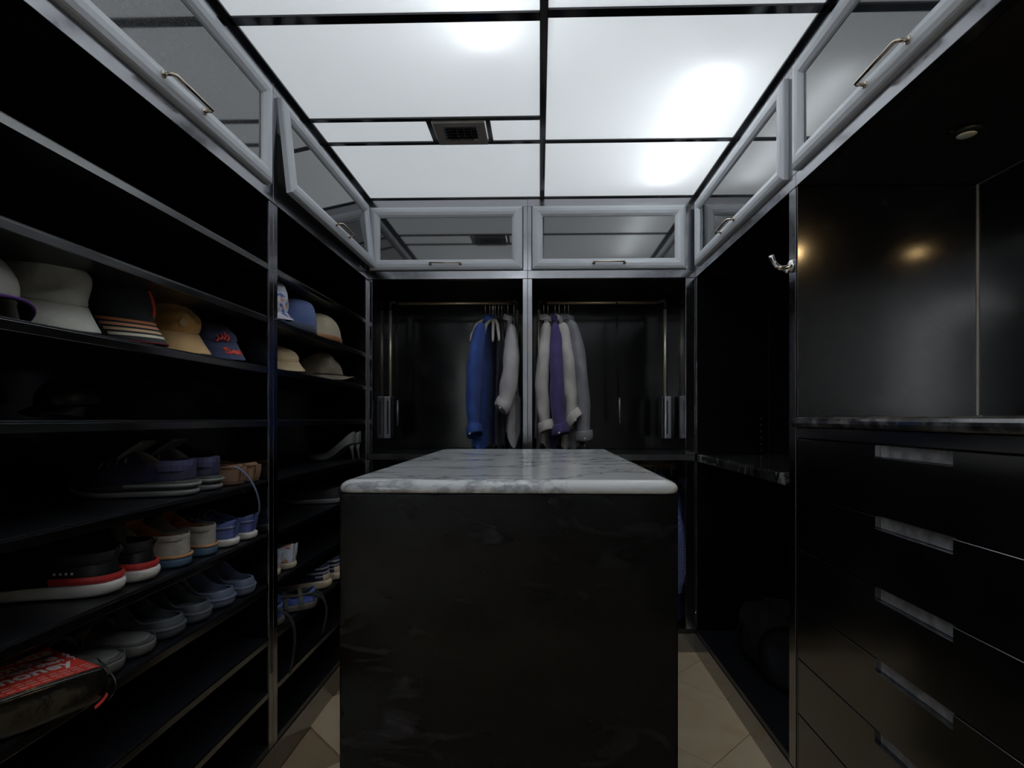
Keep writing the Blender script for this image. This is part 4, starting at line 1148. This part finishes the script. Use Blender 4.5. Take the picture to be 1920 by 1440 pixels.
# left bay
hanger('cream hanger with a bare arm, left of the royal blue shirt', X(908), zr, hangw, -16)
hanger('hanger inside the royal blue shirt', X(917), zr, hangw, -9)
shirt('royal blue long-sleeved shirt on the brass rail', X(917), zr, blue_s, .80, (.018, .05, .062), -9, (-.03, 0), [dict(path=[(-.004, -.185, .70), (-.022, -.235, .54), (-.028, -.25, .36), (-.030, -.24, .215), (-.016, -.252, .15)], rad=[.045, .06, .056, .046, .050], flat=.62, cuff=True)], seed=2)
for i, (px, lb) in enumerate(((922, 'cream hanger with a bare arm beside the royal blue shirt'), (925, 'cream hanger between the bare cream hangers'), (929, 'cream hanger closest to the black long shirt'))):
    hanger(lb, X(px), zr, hangw, (-10, 4, 10)[i], span=(.2, .17, .2)[i])
hanger('black hanger inside the black shirt', X(935), zr, hangb, 6)
shirt('black long shirt between the blue and white shirts', X(935), zr, black_s, .78, (.012, .02, .026), 5, (.0, 0), None, seed=4, collar=False)
hanger('black hanger inside the dark navy shirt', X(941), zr, hangb, 6)
shirt('dark navy shirt tucked against the white shirt', X(941), zr, fabric('dark_navy_cotton', (.012, .016, .05)), .78, (.010, .014, .018), 5, (.004, 0), None, seed=6, collar=False)
hanger('hanger inside the white shirt with rolled sleeve', X(953), zr, hangw, 10)
shirt('white shirt with rolled sleeve, next to the middle post', X(953), zr, white_s, .68, (.020, .052, .064), 8, (.010, -.01), [dict(path=[(-.0, -.185, .56), (-.006, -.235, .42), (-.018, -.25, .30), (-.042, -.255, .20), (-.060, -.26, .165)], rad=[.045, .06, .062, .05, .046], flat=.72, cuff=True)], seed=3, hemv=.16)
hanger('black hanger inside the charcoal garment', X(964), zr, hangb, 4)
shirt('charcoal grey garment hanging low behind the white shirt', X(964), zr, char_s, .80, (.012, .022, .034), 4, (.004, .03), None, seed=8, collar=False, hemv=.1)
# right bay
hanger('black hanger inside the plain white shirt', X(1020), zr, hangb, 3)
shirt('plain white shirt squeezed against the middle post', X(1020), zr, white_s, .76, (.014, .026, .034), 2, (-.012, .05), None, seed=12)
hanger('hanger inside the off-white long-sleeved shirt', X(1027), zr, hangw, -4)
shirt('off-white long-sleeved shirt next to the violet shirt', X(1027), zr, cream_s, .79, (.016, .046, .050), -3, (-.018, 0), [dict(path=[(-.004, -.185, .69), (-.014, -.235, .53), (-.018, -.25, .36), (-.012, -.25, .24), (.006, -.255, .165)], rad=[.045, .056, .054, .046, .050], flat=.62, cuff=True)], seed=7)
hanger('hanger inside the violet shirt', X(1041), zr, hangw, 0)
shirt('violet long-sleeved shirt between two white shirts', X(1041), zr, purple_s, .72, (.016, .040, .036), 0, (.0, 0), [dict(path=[(.0, -.19, .62), (.0, -.245, .46), (.004, -.262, .29), (.012, -.262, .14), (.022, -.268, .075)], rad=[.045, .054, .054, .05, .055], flat=.68, cuff=True)], seed=5)
hanger('hanger inside the white linen shirt', X(1049), zr, hangw, 4)
shirt('white linen shirt with wide open cuff beside the violet shirt', X(1049), zr, cream_s, .78, (.014, .034, .04), 4, (.012, 0), [dict(path=[(.002, -.185, .68), (.020, -.23, .52), (.030, -.24, .35), (.040, -.24, .24), (.062, -.25, .20)], rad=[.045, .052, .05, .05, .058], flat=.7, cuff=True)], seed=9)
hanger('black hanger inside the light grey shirt', X(1060), zr, hangb, 8)
shirt('light grey long-sleeved shirt at the end of the row', X(1060), zr, grey_s, .76, (.018, .045, .058), 8, (.022, 0), [dict(path=[(.004, -.185, .67), (.028, -.235, .51), (.046, -.25, .33), (.052, -.25, .16), (.056, -.25, .085)], rad=[.046, .056, .056, .05, .052], flat=.62, cuff=True)], seed=10)
hanger('hanger inside the pale grey jacket', X(1067), zr, hangw, 8)
shirt('pale grey jacket behind the light grey shirt', X(1067), zr, fabric('pale_grey_twill', (.40, .40, .43)), .70, (.018, .04, .055), 9, (.03, .0), None, seed=13)
# below the counter
zl = .94+.0095
for i, px in enumerate((1222, 1231, 1243)):
    hanger(('black hanger on the low rail, away from the spotted shirt', 'black hanger in the middle of the low rail', 'hanger inside the blue spotted shirt')[i], at_y(px, 880, 3.12).x, zl, (hangb, hangb, hangw)[i], 0, group='hangers on the low rail')
m, nt, b = nodes('blue_spotted_cotton')
tc = nt.nodes.new('ShaderNodeTexCoord'); vo = nt.nodes.new('ShaderNodeTexVoronoi'); vo.inputs['Scale'].default_value = 70; vo.inputs['Randomness'].default_value = .15
nt.links.new(tc.outputs['Object'], vo.inputs['Vector'])
rr = nt.nodes.new('ShaderNodeValToRGB'); rr.color_ramp.elements[0].position = .22; rr.color_ramp.elements[1].position = .3
rr.color_ramp.elements[0].color = (.42, .44, .66, 1); rr.color_ramp.elements[1].color = (.13, .15, .36, 1)
nt.links.new(vo.outputs['Distance'], rr.inputs[0]); nt.links.new(rr.outputs[0], b.inputs['Base Color']); b.inputs['Roughness'].default_value = .85
shirt('blue spotted shirt on the low rail beside the island', at_y(1243, 880, 3.12).x, zl, m, .68, (.018, .045, .05), 0, (.0, 0), [dict(path=[(.0, -.185, .58), (.020, -.235, .44), (.028, -.24, .28), (.016, -.24, .12)], rad=[.05, .062, .06, .05], flat=.8)], seed=14, group='shirts on the low rail')
shirt('dark blue shirt on the low rail against the side panel', at_y(1262, 880, 3.12).x, zl, fabric('deep_blue_cotton', (.03, .04, .13)), .72, (.016, .03, .035), 0, (.0, .02), None, seed=15, group='shirts on the low rail', collar=False)
hanger('hanger inside the dark blue shirt', at_y(1262, 880, 3.12).x, zl, hangb, 0, group='hangers on the low rail')

# ------------------------------------------------------------------ black duffel bag in the ledge bay
t = thing('duffel_bag', 'slumped black fabric bag on the floor of the open bay', 'bag', (1.06, 2.42, .121))
duf = M('black_nylon', (.005, .005, .006), .85, ior=1.3, var=(.009, .009, .012), vscale=9, bump=(30, .5))
bm = bmesh.new(); bmesh.ops.create_cube(bm, size=1); bmesh.ops.subdivide_edges(bm, edges=bm.edges, cuts=9, use_grid_fill=True)
for v in bm.verts:
    p = v.co*2; q = (abs(p.x)**4+abs(p.y)**4+abs(p.z)**4)**.25; p = p/max(q, 1e-6)*max(abs(p.x), abs(p.y), abs(p.z))
    zz = (p.z+1)/2
    v.co = Vector((p.x*.17*(1-.25*zz), p.y*.30*(1-.3*zz), zz*(.22+.07*math.sin(p.y*3+.5))))
disp(bm, .05, 8, 3, keepz=0)
fin(new('bag_body', bm, duf, t), None, 1)
for s in (-1, 1): new('carry_strap', ribbon(bez((-.15, s*.12, .06), (-.22, s*.10, .16), (-.10, s*.05, .26), (.05, s*.10, .20), 12), .03, .004, (.2, 1, 0)), duf, t)
new('zip', ribbon([(-.02, -.2, .19), (0, -.07, .225), (0, .07, .24), (-.02, .2, .25)], .012, .004, (1, 0, 0)), darkmetal, t)
